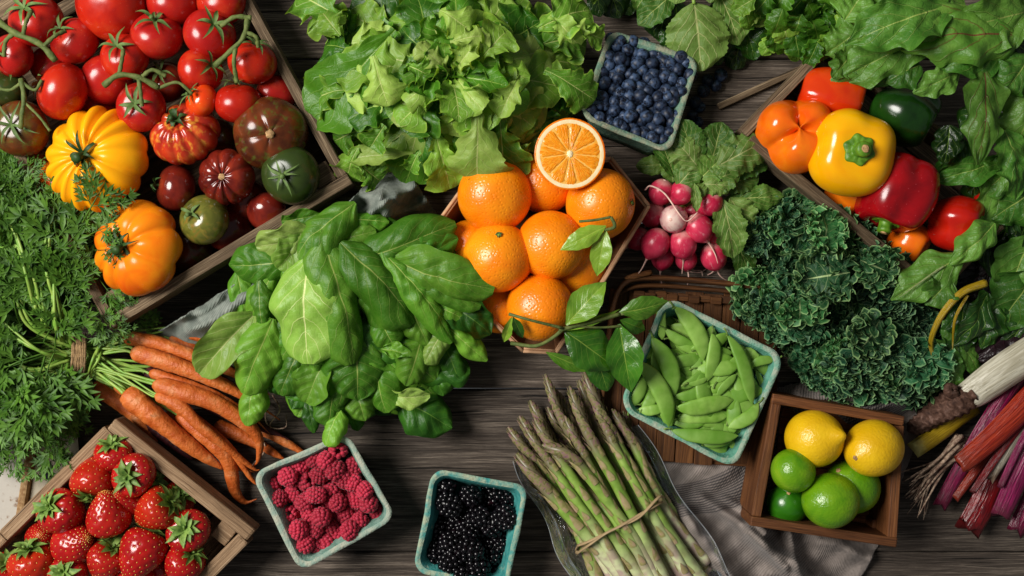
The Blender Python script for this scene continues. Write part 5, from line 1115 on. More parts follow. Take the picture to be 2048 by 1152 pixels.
for x, y, z, an, sc in ((165, 445, 170, 1.0, .85), (178, 470, 160, .35, .6), (190, 500, 165, -.15, .5), (60, 850, 70, -1.9, .7), (115, 860, 70, -1.45, .75), (20, 860, 80, -2.2, .6), (95, 850, 76, -1.0, .5), (200, 560, 120, -.6, .55), (190, 610, 110, -.9, .6), (40, 400, 120, 1.2, .6), (90, 420, 120, .7, .6), (140, 460, 120, .5, .6), (255, 640, 60, .2, .4), (10, 420, 110, 1.8, .7)): frond(x, y, z, an, sc, .1)
for pts in ([(150, 700, 66), (60, 640, 110), (30, 540, 128), (20, 470, 130)], [(146, 690, 70), (110, 600, 128), (80, 480, 138), (40, 450, 140)], [(130, 690, 60), (112, 640, 138), (98, 520, 146), (62, 450, 142)], [(120, 640, 120), (104, 560, 144), (96, 480, 146), (110, 440, 136)], [(90, 650, 120), (70, 560, 142), (40, 500, 144), (0, 490, 136)], [(75, 620, 130), (58, 540, 150), (38, 470, 146), (10, 440, 132)], [(140, 720, 70), (60, 740, 96), (-20, 690, 100)], [(140, 725, 60), (60, 770, 92), (-20, 780, 90)], [(130, 715, 74), (70, 700, 110), (0, 650, 116)], [(196, 690, 60), (190, 720, 80), (175, 750, 70)], [(140, 730, 50), (80, 800, 90), (30, 850, 84)], [(165, 800, 60), (110, 780, 88), (70, 740, 90)]):
    for q in range(3): tube('stem', PT(*[(x + R(-9, 9), y + R(-7, 7), z + 6 + R(-6, 10)) for x, y, z in pts]), [3.4, 3.0, 1.8], MT['carrot_stalk'], cg, n=26, m=7)

# ------------------------------------------------------------------ worn board and printed card at the lower left
def slab(name, label, cat, quad, z, h, mat, edge=None, edgew=0):
    t = thing(name, label, cat, W(*quad[0], 0)); v = np.array([list(W(x, y, zz)) for zz in (z, z - h) for x, y in quad]) - np.array(t.location)/S
    obj('panel', mesh('panel', v, [(0, 1, 2, 3), (7, 6, 5, 4), (0, 4, 5, 1), (1, 5, 6, 2), (2, 6, 7, 3), (3, 7, 4, 0)], MT[mat], smooth=False), t); return t
t = slab('painted_board', 'white painted board with worn brown edge beside the strawberry crate', 'board', [(-60, 790), (62, 842), (24, 1080), (-60, 1120)], 26, 22, 'white_paint')
board('worn_edge', t, (66, 842, 29), (30, 1082, 29), 16, 25, 'brown_edge', bev=5)
t = slab('printed_card', 'cream card with dark blue leaf print by the crate', 'card', [(84, 838), (150, 800), (160, 930), (50, 1060)], 14, 12, 'cream_card')
for i, (x, y, an, l) in enumerate(((92, 962, 1.4, 22), (103, 945, 1.9, 24), (112, 962, 1.0, 26), (98, 985, 2.0, 18), (88, 990, 1.2, 16))):
    u = np.linspace(0, 1, 10); wv = l * .22 * np.sin(np.pi*u); pts = [(x + l*q*math.cos(an) + s*ww*math.sin(an), y - l*q*math.sin(an) + s*ww*math.cos(an)) for s, idx in ((1, range(10)), (-1, range(9, -1, -1))) for q, ww in ((u[k], wv[k]) for k in idx)]
    obj('printed_leaf', mesh('printed_leaf', np.array([list(W(a, b, 14.8)) for a, b in pts]) - np.array(t.location)/S, [tuple(range(20))], MT['blue_print'], smooth=False), t)
tube('printed_stem', PT((96, 1010, 14.6), (100, 980, 14.8), (104, 930, 14.8)), 1.2, MT['blue_print'], t, m=5)

# ------------------------------------------------------------------ basil
bs = thing('basil_bunch', 'large bunch of glossy basil in the middle of the table', 'basil', W(690, 640, 0))
def bl(mat, b, t, w, sh='basil', **k):
    d = dict(cup=-.75, arch=.13, ruf=.04, rfreq=1.6, bull=.042, pk=1.2, twist=R(-.5, .5), nu=44, nv=25); d['cup'] *= R(.9, 1.7); d.update({q: v_ for q, v_ in k.items() if q != 'cup'}); d['cup'] = k.get('cup', d['cup']) * R(.9, 1.6); b = (b[0] + (b[0]-t[0])*.2, b[1] + (b[1]-t[1])*.2, b[2] - 14); leaf(bs, mat, b, t, w * 1.26, sh, roll=R(-.4, .4), edgecurl=R(0, .35), **d)
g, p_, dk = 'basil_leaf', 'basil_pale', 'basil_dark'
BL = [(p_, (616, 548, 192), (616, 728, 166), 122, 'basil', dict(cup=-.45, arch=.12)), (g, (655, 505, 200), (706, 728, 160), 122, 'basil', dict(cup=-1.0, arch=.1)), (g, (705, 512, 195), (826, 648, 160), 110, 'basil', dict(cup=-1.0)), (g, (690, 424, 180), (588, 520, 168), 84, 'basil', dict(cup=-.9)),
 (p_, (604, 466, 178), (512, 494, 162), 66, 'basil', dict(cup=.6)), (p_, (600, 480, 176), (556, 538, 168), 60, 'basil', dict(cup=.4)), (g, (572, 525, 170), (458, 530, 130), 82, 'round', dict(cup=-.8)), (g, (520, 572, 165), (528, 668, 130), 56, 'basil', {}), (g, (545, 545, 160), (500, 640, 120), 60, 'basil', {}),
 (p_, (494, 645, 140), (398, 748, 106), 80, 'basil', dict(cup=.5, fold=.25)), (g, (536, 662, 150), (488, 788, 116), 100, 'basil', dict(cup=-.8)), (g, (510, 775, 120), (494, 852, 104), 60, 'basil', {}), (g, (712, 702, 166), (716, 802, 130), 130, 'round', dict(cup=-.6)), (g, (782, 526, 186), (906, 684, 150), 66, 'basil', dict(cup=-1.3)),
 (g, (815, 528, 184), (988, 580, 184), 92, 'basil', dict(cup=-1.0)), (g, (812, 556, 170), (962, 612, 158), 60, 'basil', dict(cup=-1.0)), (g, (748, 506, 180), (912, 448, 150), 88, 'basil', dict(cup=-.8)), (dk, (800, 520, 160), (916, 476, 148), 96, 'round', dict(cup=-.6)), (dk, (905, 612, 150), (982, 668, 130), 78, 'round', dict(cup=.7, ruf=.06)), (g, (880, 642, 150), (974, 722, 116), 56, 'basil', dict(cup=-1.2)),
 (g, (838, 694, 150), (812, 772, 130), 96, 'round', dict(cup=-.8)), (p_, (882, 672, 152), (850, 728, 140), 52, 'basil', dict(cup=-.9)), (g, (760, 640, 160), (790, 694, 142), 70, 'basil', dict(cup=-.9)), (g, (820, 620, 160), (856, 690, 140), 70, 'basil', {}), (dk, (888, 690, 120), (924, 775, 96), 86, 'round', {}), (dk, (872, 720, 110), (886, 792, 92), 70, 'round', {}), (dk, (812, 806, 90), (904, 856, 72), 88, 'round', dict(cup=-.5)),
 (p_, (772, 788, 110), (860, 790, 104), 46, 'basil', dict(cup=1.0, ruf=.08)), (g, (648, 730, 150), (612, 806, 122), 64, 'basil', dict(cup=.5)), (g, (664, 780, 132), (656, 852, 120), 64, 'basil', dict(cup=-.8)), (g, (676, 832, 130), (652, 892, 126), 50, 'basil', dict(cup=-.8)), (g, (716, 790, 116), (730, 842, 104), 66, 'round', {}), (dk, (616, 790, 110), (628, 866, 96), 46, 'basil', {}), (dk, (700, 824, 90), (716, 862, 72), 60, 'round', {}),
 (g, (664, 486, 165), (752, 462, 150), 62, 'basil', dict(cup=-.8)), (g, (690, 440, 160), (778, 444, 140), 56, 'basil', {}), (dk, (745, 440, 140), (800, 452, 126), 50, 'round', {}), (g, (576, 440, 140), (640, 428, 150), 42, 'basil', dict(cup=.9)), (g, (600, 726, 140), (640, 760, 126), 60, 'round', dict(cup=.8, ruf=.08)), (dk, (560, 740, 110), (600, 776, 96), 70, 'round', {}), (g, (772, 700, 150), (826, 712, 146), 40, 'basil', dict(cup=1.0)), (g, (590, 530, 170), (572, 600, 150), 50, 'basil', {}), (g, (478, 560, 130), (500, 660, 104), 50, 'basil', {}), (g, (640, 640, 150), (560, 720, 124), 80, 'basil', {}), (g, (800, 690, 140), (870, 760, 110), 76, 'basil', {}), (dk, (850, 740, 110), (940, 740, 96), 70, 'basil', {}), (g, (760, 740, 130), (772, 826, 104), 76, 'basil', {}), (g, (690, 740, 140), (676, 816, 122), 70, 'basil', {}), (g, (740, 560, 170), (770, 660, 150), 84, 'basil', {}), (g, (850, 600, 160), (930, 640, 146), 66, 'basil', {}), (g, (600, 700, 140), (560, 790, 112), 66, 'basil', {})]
for m_, b, t, w, sh, k in BL: bl(m_, b, t, w, sh, **k)
for i in range(170):
    an = R(0, 6.28); r1 = R(.1, .8); ex, ey = 225, 180
    x, y = 700 + ex*r1*math.cos(an), 640 + ey*r1*math.sin(an); an2 = an + R(-.5, .5); l = R(66, 110); z = 146 - 76*r1 + R(-26, 14)
    x2, y2 = x + l*math.cos(an2), y + l*math.sin(an2)
    if ((x2 - 700)/276)**2 + ((y2 - 645)/218)**2 > 1: continue
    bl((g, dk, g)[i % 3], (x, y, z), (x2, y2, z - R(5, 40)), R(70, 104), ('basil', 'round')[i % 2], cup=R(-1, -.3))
for i in range(9): an = R(0, 6.28); tube('stem', PT((690, 640, R(20, 60)), (690 + 90*math.cos(an), 640 + 70*math.sin(an), R(60, 100)), (690 + 180*math.cos(an), 640 + 130*math.sin(an), R(50, 90))), [5, 4, 2.5], MT['carrot_stalk'], bs)

# ------------------------------------------------------------------ lettuce in an enamel bowl
bo = thing('enamel_bowl', 'pale enamel bowl under the lettuce, only its rim showing', 'bowl', W(890, 170, 0))
a = np.linspace(0, 2*np.pi, 72, endpoint=False)
prof = [(60, 2), (110, 4), (160, 30), (186, 74), (194, 80), (198, 78), (190, 70), (164, 24), (112, -1), (60, -2)]
obj('shell', mesh('shell', np.array([[r_*math.cos(q), r_*math.sin(q), z_ + 3] for r_, z_ in prof for q in a]), gf(len(prof), 72, True)[:, ::-1], MT['enamel']), bo)
lc = thing('lettuce', 'big loose head of bright green curly lettuce at the top', 'lettuce', W(900, 160, 0))
def ll(mat, b, t, w, sh='oak', **k):
    d = dict(cup=R(-.9, .9), arch=R(.05, .2), ruf=R(.08, .14), rfreq=R(1.8, 3.2), bull=.026, lobe=R(.05, .12), nl=R(3, 5), twist=R(-.6, .6), nu=44, nv=21); d.update(k); leaf(lc, mat, b, t, w, sh, **d)
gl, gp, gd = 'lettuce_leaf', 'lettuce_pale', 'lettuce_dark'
# outer collar, then rising inner layers
for lay, (cnt, r0_, r1_, z0, z1, wl, sd) in enumerate(((30, .42, 1.03, 95, 90, 126, .5), (32, .3, .86, 150, 140, 112, .9), (28, .12, .62, 190, 195, 98, 1.2), (18, .0, .42, 205, 235, 86, 1.5))):
    for i in range(cnt):
        an = 2*math.pi*(i + R(-.3, .3))/cnt; c_, s_ = math.cos(an), math.sin(an); ex = 275 if c_ < 0 else 268; ey = 225 if s_ > 0 else 210
        q1 = r1_ * R(.86, 1.02); an2 = an + R(-.25, .25)
        b = (905 + ex*r0_*c_, 150 + ey*r0_*s_, z0 + R(-12, 12)); t = (905 + ex*q1*math.cos(an2), 150 + ey*q1*math.sin(an2), z1 + R(-25, 25))
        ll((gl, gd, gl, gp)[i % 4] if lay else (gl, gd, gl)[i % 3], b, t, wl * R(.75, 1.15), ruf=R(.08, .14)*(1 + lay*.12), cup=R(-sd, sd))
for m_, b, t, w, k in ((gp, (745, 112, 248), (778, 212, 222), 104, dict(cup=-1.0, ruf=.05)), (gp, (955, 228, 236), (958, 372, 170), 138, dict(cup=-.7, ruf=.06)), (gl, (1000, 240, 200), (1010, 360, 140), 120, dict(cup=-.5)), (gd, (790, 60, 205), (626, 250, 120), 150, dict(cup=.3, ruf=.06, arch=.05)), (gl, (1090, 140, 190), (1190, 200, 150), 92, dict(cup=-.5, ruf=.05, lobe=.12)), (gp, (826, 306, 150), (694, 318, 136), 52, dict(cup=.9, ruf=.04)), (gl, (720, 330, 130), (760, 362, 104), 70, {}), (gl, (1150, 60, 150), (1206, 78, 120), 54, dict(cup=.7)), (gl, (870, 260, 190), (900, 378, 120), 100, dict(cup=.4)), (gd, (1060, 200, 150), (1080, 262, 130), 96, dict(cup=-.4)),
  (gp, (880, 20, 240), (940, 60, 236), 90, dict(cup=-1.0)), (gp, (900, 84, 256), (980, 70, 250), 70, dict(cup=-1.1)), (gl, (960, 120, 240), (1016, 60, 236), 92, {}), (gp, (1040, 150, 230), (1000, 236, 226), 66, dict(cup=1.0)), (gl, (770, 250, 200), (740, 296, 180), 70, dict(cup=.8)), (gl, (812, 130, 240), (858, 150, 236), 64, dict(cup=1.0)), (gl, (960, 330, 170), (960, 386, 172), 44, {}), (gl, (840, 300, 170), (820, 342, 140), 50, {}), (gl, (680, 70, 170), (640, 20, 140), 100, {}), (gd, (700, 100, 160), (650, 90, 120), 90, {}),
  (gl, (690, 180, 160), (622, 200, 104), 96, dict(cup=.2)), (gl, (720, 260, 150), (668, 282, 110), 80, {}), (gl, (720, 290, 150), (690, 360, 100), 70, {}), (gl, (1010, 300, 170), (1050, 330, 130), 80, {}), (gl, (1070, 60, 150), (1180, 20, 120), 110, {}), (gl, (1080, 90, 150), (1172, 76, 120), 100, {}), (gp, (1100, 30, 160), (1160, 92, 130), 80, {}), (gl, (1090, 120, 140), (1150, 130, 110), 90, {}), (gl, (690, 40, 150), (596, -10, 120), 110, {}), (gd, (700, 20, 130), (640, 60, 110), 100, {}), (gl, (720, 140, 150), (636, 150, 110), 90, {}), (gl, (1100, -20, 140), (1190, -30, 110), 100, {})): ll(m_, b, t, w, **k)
hb = thing('leaf_sprig', 'dark green leaves at the top edge right of the lettuce', 'leaves', W(1230, 10, 0))
for b, t, w in (((1200, -60, 40), (1240, 36, 36), 80), ((1230, -60, 30), (1262, 30, 30), 70), ((1190, -40, 60), (1200, 34, 50), 50), ((1280, -60, 30), (1330, 20, 30), 70)): leaf(hb, 'chard_dark', b, t, w, 'round', cup=-.4, bull=.06, ruf=.05)

# ------------------------------------------------------------------ turnip greens, small leaved lettuce at the top right
tg = thing('turnip_greens', 'broad serrated turnip leaf with pale veins beside the blueberries', 'turnip greens', W(1390, 0, 0))
leaf(tg, 'turnip_leaf', (1388, 6, 96), (1404, 142, 78), 132, 'round', cup=-.35, arch=.06, ruf=.03, rfreq=3, serr=.06, bull=.03, nu=64, nv=25)
tube('stalk', PT((1386, -60, 90), (1386, -20, 100), (1388, 8, 98)), [5, 4, 3.5], MT['carrot_stalk'], tg)
for b, t, w, m_ in (((1345, -10, 80), (1276, 50, 70), 60, 'radish_leaf'), ((1330, -20, 50), (1320, 80, 34), 90, 'chard_dark'), ((1350, 0, 40), (1356, 120, 24), 90, 'chard_dark'), ((1430, 0, 50), (1450, 110, 26), 90, 'chard_dark'), ((1440, -10, 80), (1478, 90, 60), 70, 'turnip_leaf'), ((1470, 0, 40), (1510, 120, 26), 80, 'chard_dark'), ((1300, -40, 70), (1290, 30, 50), 70, 'turnip_leaf'), ((1360, -60, 100), (1350, 8, 104), 60, 'turnip_leaf'), ((1430, -60, 100), (1420, 6, 104), 50, 'turnip_leaf'), ((1400, 20, 30), (1440, 130, 16), 90, 'chard_dark'), ((1480, 60, 30), (1470, 140, 16), 70, 'chard_dark')):
    leaf(tg, m_, b, t, w, 'round', cup=R(-.8, .6), ruf=.05, serr=.06, bull=.04, nu=50, nv=19)
rl = thing('small_lettuce', 'bright green small leaved lettuce at the top, left of the chard', 'lettuce', W(1600, 40, 0))
for i in range(95):
    t_ = R(0, 1); x = 1490 + 225*t_; y = R(-60, 120) if t_ > .2 else R(-60, 40); an = math.radians(R(70, 150)); l = R(34, 62)
    if y > np.interp(x, [1490, 1530, 1580, 1640, 1720], [40, 85, 105, 110, 60]): continue
    z = R(60, 160) - y*.25; leaf(rl, ('lettuce_leaf', 'lettuce_dark', 'lettuce_pale')[0 if i % 3 == 0 else 1 if i % 7 else 2], (x - .35*l*math.cos(an), y - .35*l*math.sin(an), z + 14), (x + .65*l*math.cos(an), y + .65*l*math.sin(an), z - R(0, 20)), R(36, 62), 'round', cup=R(-1.1, .7), ruf=R(.05, .12), lobe=.04, nl=4, twist=R(-.4, .4), bull=.05)

# ------------------------------------------------------------------ chard: leaves above the peppers and at the right
ch = thing('chard_bunch', 'bunch of crinkled chard leaves draped over the pepper crate', 'chard', W(1900, 120, 0))
def cl_(mat, b, t, w, sh='chard', par=None, **k):
    d = dict(cup=R(-1.0, .7), arch=R(.05, .16), ruf=R(.06, .11), rfreq=R(1.6, 2.8), bull=.05, pk=.9, twist=R(-.3, .3), nu=54, nv=27); d.update(k); dz = R(-22, 22); leaf(par or ch, mat, (b[0], b[1], b[2] + dz * .4), (t[0], t[1], t[2] + dz), w * 1.0, sh, roll=R(-.3, .3), edgecurl=R(-.2, .3), **d)
cg_, cp, cd, ck = 'chard_leaf', 'chard_purple_vein', 'chard_dark', 'chard_black'
for L in [(cg_, (1900, 10, 220), (1690, 90, 210), 130), (cp, (1935, 20, 222), (1715, 82, 226), 128), (cp, (2040, 70, 215), (1800, 95, 205), 140), (cg_, (1870, 60, 200), (1660, 168, 168), 100), (cg_, (2060, 20, 210), (1900, 60, 190), 120), (cg_, (1840, 130, 190), (1770, 165, 176), 80), (cg_, (2000, 110, 200), (1860, 120, 190), 110), (cg_, (1920, 140, 196), (1826, 186, 190), 62),
  (cp, (1968, 130, 205), (1955, 330, 186), 92, dict(cup=-.8)), (cg_, (2060, 110, 210), (2000, 190, 200), 100), (cg_, (2070, 170, 205), (2020, 330, 180), 100), (cg_, (2010, 260, 190), (2030, 400, 160), 90), (cg_, (2060, 300, 180), (1960, 390, 150), 100), (cg_, (2000, 320, 165), (1868, 362, 150), 60, dict(cup=.8)), (cg_, (1985, 350, 160), (2005, 470, 120), 90), (cg_, (2070, 380, 150), (1980, 440, 110), 110), (cd, (1900, 250, 150), (1890, 330, 120), 60), (cd, (1930, 280, 140), (1880, 350, 110), 70), (cd, (1980, 200, 140), (1920, 260, 120), 80), (cg_, (1690, 40, 190), (1730, -20, 190), 110), (cg_, (1760, 20, 190), (1820, -30, 190), 100), (cg_, (1850, -10, 190), (1930, 10, 200), 100), (cg_, (2060, -20, 190), (1960, 10, 200), 80), (cd, (1990, 60, 180), (2060, 110, 170), 90), (cd, (2060, 220, 160), (2000, 260, 150), 90), (cg_, (1720, 60, 170), (1650, 110, 160), 90), (cg_, (1700, 110, 160), (1664, 156, 158), 60), (cg_, (1780, 80, 180), (1740, 180, 160), 90),
  (cd, (2060, 420, 110), (1960, 480, 90), 100), (cd, (2040, 330, 120), (2050, 460, 100), 110), (cd, (1940, 330, 110), (1950, 400, 100), 60)]:
    cl_(L[0], L[1], L[2], L[3], **(L[4] if len(L) > 4 else {}))
c2 = thing('chard_bunch', 'rainbow chard with yellow and white ribs at the right', 'chard', W(1960, 640, 0))
for L in [(cg_, (1990, 446, 165), (1900, 530, 150), 74, dict(cup=-.5, arch=.15)), (cg_, (1925, 510, 158), (1782, 600, 140), 92, dict(cup=-.4)), (cg_, (1900, 560, 146), (1850, 610, 132), 80, {}), (cg_, (2060, 470, 140), (2006, 600, 110), 110, {}), (cg_, (2070, 540, 130), (1990, 660, 96), 110, {}), (cd, (1975, 585, 112), (1905, 690, 86), 80, dict(cup=.5)), (cd, (1930, 600, 100), (1900, 740, 70), 66, {}), (cg_, (1890, 640, 96), (1962, 760, 70), 60, dict(cup=-.6)), (cg_, (1865, 680, 80), (1915, 790, 56), 70, {}), (cd, (1990, 600, 100), (1960, 700, 80), 90, {}), (ck, (2010, 480, 96), (1890, 570, 70), 100, {}), (ck, (2000, 520, 80), (1900, 600, 60), 90, {}), (ck, (2050, 640, 90), (1950, 720, 70), 110, {}), (ck, (2060, 690, 80), (1980, 740, 60), 90, {}), (cd, (2060, 600, 90), (2010, 700, 80), 90, {}), (ck, (1960, 560, 70), (1940, 640, 50), 100, {}), (cd, (2000, 430, 110), (2060, 470, 100), 80, {}), (cd, (1960, 470, 80), (2030, 560, 70), 110, {}), (ck, (1960, 640, 50), (1990, 760, 30), 120, {}), (cd, (1880, 700, 40), (1900, 800, 26), 90, {})]:
    cl_(L[0], L[1], L[2], L[3], par=c2, **L[4])
def stalk(name, label, mat, pts, w, flat=.45, parent=None, n=30, ends=(1, 1)):
    P = catmull([np.array(W(*p)) for p in pts], n); T, N, B = frames(P); m = 18; u = np.linspace(0, 1, n)
    rad = w/2 * (.78 if label else .92) * np.interp(u, [0, .5, 1], [ends[0], 1, ends[1]])
    v, f = sweep(P, rad, m, 1.0, flat, True, fn=lambda uu, a: 1 + .09*np.cos(a*6 + uu) + .05*np.sin(a*11) + .05*np.sin(uu*7 + a)); rj = np.random.default_rng(int(pts[0][0] + pts[-1][1])); jg = np.convolve(rj.normal(size=m), [.3, .5, .3], 'same') * w * .16; v[(n-1)*m:n*m] += T[-1] * jg[:, None]; v[(n-2)*m:(n-1)*m] += T[-1] * jg[:, None] * .5; uv = np.zeros((len(v), 2)); uv[:n*m, 0] = np.repeat(u, m); uv[:n*m, 1] = np.tile(np.abs(np.linspace(-1, 1, m)), n); uv[-1, 0] = 1
    o0 = P[0]; pl_ = Vector() if parent is None else parent.location/S
    o = obj(name, mesh(name, v - o0, quadtri(f), MT[mat], uv), parent, Vector(o0) - pl_)
    if label: tag(o, label, 'chard stalk', 'chard stalks at the right')
    return o
stalk('rib', None, 'stalk_yellow', [(1972, 566, 165), (1925, 585, 168), (1885, 628, 158), (1862, 680, 130), (1868, 720, 100)], 13, .8, c2, ends=(1.2, .5))
stalk('rib', None, 'stalk_yellow', [(1935, 590, 160), (1910, 640, 150), (1905, 700, 110)], 6, .8, c2, ends=(1.2, .4))
stalk('rib', None, 'stalk_green', [(1888, 532, 166), (1850, 558, 163), (1800, 594, 150)], 4, .8, c2, ends=(1, .4))
# the thick white stalk with brown root
ws = thing('chard_root', 'thick white chard stalk ending in a brown scaly root', 'chard root', W(1900, 800, 20))
stalk('stalk', None, 'stalk_white', [(2090, 692, 120), (2010, 742, 112), (1950, 782, 96), (1925, 800, 86)], 66, .55, ws, ends=(1.05, .8))
P = catmull(PT((1945, 786, 90), (1905, 808, 82), (1870, 828, 66), (1838, 848, 50), (1815, 862, 40)), 40); v, f = sweep(P, np.interp(np.linspace(0, 1, 40), [0, .2, .6, .9, 1], [22, 27, 21, 14, 3]), 24, fn=lambda u, a: 1 + .1*np.sin(u*70 + a) + .1*np.sin(a*5 + u*8) + .05*np.sin(a*13))
obj('root', mesh('root', v - np.array(ws.location)/S, quadtri(f), MT['root_brown']), ws)
P = catmull(PT((1910, 790, 100), (1896, 784, 110), (1898, 772, 112), (1910, 776, 108), (1906, 784, 106)), 24); v, f = sweep(P, np.linspace(10, 4, 24), 10); obj('root_knob', mesh('root_knob', v - np.array(ws.location)/S, quadtri(f), MT['root_brown']), ws)
rf = thing('root_fibres', 'fan of dry pale fibrous roots beside the lemon box', 'roots', W(1900, 900, 0))
for i in range(34):
    q = R(0, 1); e = (np.interp(q, [0, 1], [1795, 1830]) + R(-12, 30), np.interp(q, [0, 1], [950, 1040]) + R(-16, 10)); z0 = R(10, 70)
    tube('fibre', PT((1925 + R(-14, 14), 876 + R(-8, 40), z0), (1870 + R(-12, 12), 920 + q*40 + R(-10, 10), z0 + R(-4, 18)), (e[0], e[1], R(6, 90))), [R(3, 5.5), R(2, 3.4), .7], MT['root_fibre'], rf, n=14, m=6)
stalk('chard_stalk', 'yellow cut chard stalk under the brown root', 'stalk_yellow', [(1950, 812, 44), (1890, 856, 48), (1826, 902, 50)], 42, .5)
stalk('chard_stalk', 'long magenta chard stalk running down past the fibrous roots', 'stalk_magenta', [(2070, 700, 90), (1985, 830, 80), (1930, 920, 64), (1882, 1010, 40)], 38, .6, ends=(1, .9))
stalk('chard_stalk', 'broad orange red chard stalk on top of the stalks', 'stalk_orange', [(2090, 770, 120), (2010, 850, 112), (1922, 930, 98)], 56, .5, ends=(1.1, .85))
stalk('chard_stalk', 'narrow bright orange chard stalk end', 'stalk_orange', [(2000, 870, 60), (1960, 925, 58), (1908, 996, 48)], 27, .6)
stalk('chard_stalk', 'short wide dark red chard stalk end at the bottom', 'stalk_red', [(2000, 920, 40), (1975, 985, 42), (1938, 1058, 34)], 62, .45, ends=(.9, 1.05))
stalk('chard_stalk', 'white chard stalk with torn brown tip between red ones', 'stalk_white', [(2075, 780, 90), (2030, 860, 88), (1980, 955, 74)], 46, .5, ends=(1, .6))
stalk('chard_stalk', 'pink magenta chard stalk at the right picture edge', 'stalk_pink', [(2100, 840, 90), (2050, 920, 86), (2002, 1030, 64)], 52, .5, ends=(1, .9))
stalk('chard_stalk', 'dark magenta chard stalk half cut by the right edge', 'stalk_magenta', [(2110, 900, 50), (2070, 980, 46), (2034, 1060, 36)], 46, .5)
stalk('chard_stalk', 'thin crimson chard stalk beside the broad orange red one', 'stalk_red', [(2080, 800, 100), (2000, 905, 92), (1945, 985, 78)], 20, .7, ends=(1, .8))
stalk('chard_stalk', 'thin pink chard stalk next to the right edge', 'stalk_pink', [(2090, 800, 110), (2040, 890, 104), (2000, 975, 88)], 18, .7, ends=(1, .8))
stalk('chard_stalk', 'slim magenta chard stalk under the long magenta one', 'stalk_magenta', [(2060, 760, 60), (1960, 900, 52), (1905, 985, 34)], 22, .7, ends=(1, .8))
stalk('chard_stalk', 'deep magenta chard stalk in the shade behind the orange one', 'stalk_magenta', [(2080, 740, 50), (2000, 860, 46), (1960, 960, 36)], 50, .5)

# ------------------------------------------------------------------ kale
kl = thing('kale_bunch', 'bunch of dark green curly kale beside the pepper crate', 'kale', W(1680, 600, 0))
KP = [(1500, 440), (1600, 405), (1690, 425), (1760, 500), (1800, 560), (1865, 640), (1885, 760), (1850, 800), (1720, 806), (1640, 770), (1570, 715), (1530, 660), (1490, 600), (1466, 556), (1500, 510)]
def inside(x, y, P=KP):
    c = False
    for i in range(len(P)):
        (x1, y1), (x2, y2) = P[i], P[i-1]
        if (y1 > y) != (y2 > y) and x < (x2 - x1)*(y - y1)/(y2 - y1) + x1: c = not c
    return c
def ruffle(p, d, nrm, r, seed):
    q = np.random.default_rng(seed); s = np.cross(nrm, d); s /= np.linalg.norm(s) + 1e-9; n, m = 6, 34
    a = np.linspace(-1.9, 1.9, m)[None]; t = np.linspace(.0, 1, n)[:, None]; k1 = q.uniform(3.2, 4.6); p1, p2, p3 = q.uniform(0, 6.3, 3)
    rr = r * t * (1 + .12*np.sin(a*9 + p3)*t + .07*np.sin(a*23 + p2)*t); A = r * .52 * t**2.2
    z = A * (np.sin(k1*a + p1) + .55*np.sin(2.4*k1*a + p2)) + r * .25 * t; rr = rr + A * .45 * np.cos(k1*1.9*a + p2); a2 = a + .35 * t**2 * np.sin(2*k1*a + p1)
    V = p + (rr*np.cos(a2))[..., None]*d + (rr*np.sin(a2))[..., None]*s + z[..., None]*nrm
    uv = np.stack([.2 + 0*a + 0*t, .62 + .38*t + 0*a], -1)
    return V.reshape(-1, 3), gf(n, m), uv.reshape(-1, 2)
def kale(mat, b, t, w, fr=1.0, **k):
    B = W(*b); T = W(*t); D = T - B; L = D.length; X = D/L; Y = Vector((0, 0, 1)).cross(X).normalized(); Z = X.cross(Y)
    rl_ = Quaternion(X, R(-.4, .4)); Y = rl_ @ Y; Z = rl_ @ Z
    _ls[0] += 1; sd = _ls[0]; r = np.random.default_rng(sd)
    v, f, uv = leafgrid(L, w * .62, 'kale', cup=r.uniform(-.3, .5), arch=.1, ruf=.08, rfreq=4, bull=.05, seed=sd, nu=30, nv=13); uv = uv*np.array([1, .6]) + np.array([0, .2])
    G = v.reshape(30, 13, 3); VS, FS, US, n0 = [v], [f], [uv], len(v)
    spots = [(i, s) for s in (0, 12) for i in (4, 7, 10, 13, 16, 19, 22, 25)] + [(28, 3), (28, 9), (29, 6)]
    for (i, sd_) in spots:
        p = G[i, sd_]; d = np.array([.35 + .5*(i > 20), (-1 if sd_ < 6 else 1) * (1 if sd_ != 6 else 0), r.uniform(-.25, .35)]); d /= np.linalg.norm(d); nrm = np.array([0, 0, 1.]) - d * d[2]; nrm /= np.linalg.norm(nrm)
        a_, b_, c_ = ruffle(p - d*w*.05, d, nrm, w * r.uniform(.13, .21) * fr, int(r.integers(1e6))); VS.append(a_); FS.append(b_ + n0); US.append(c_); n0 += len(a_)
    for i in range(9):
        p = G[int(r.integers(6, 26)), int(r.integers(2, 11))]; an = r.uniform(0, 6.28); d = np.array([math.cos(an), math.sin(an), .3]); d /= np.linalg.norm(d); nrm = np.array([0, 0, 1.]) - d*d[2]
        if fr < .9: break
        a_, b_, c_ = ruffle(p, d, nrm / np.linalg.norm(nrm), w * r.uniform(.08, .15), int(r.integers(1e6))); VS.append(a_); FS.append(b_ + n0); US.append(c_); n0 += len(a_)
    v = np.concatenate(VS) @ np.array([X, Y, Z])
    obj('leaf', mesh('leaf', v, np.concatenate(FS), MT[mat], np.concatenate(US)), kl, B - kl.location/S)
kk = ('kale_leaf', 'kale_green', 'kale_leaf')
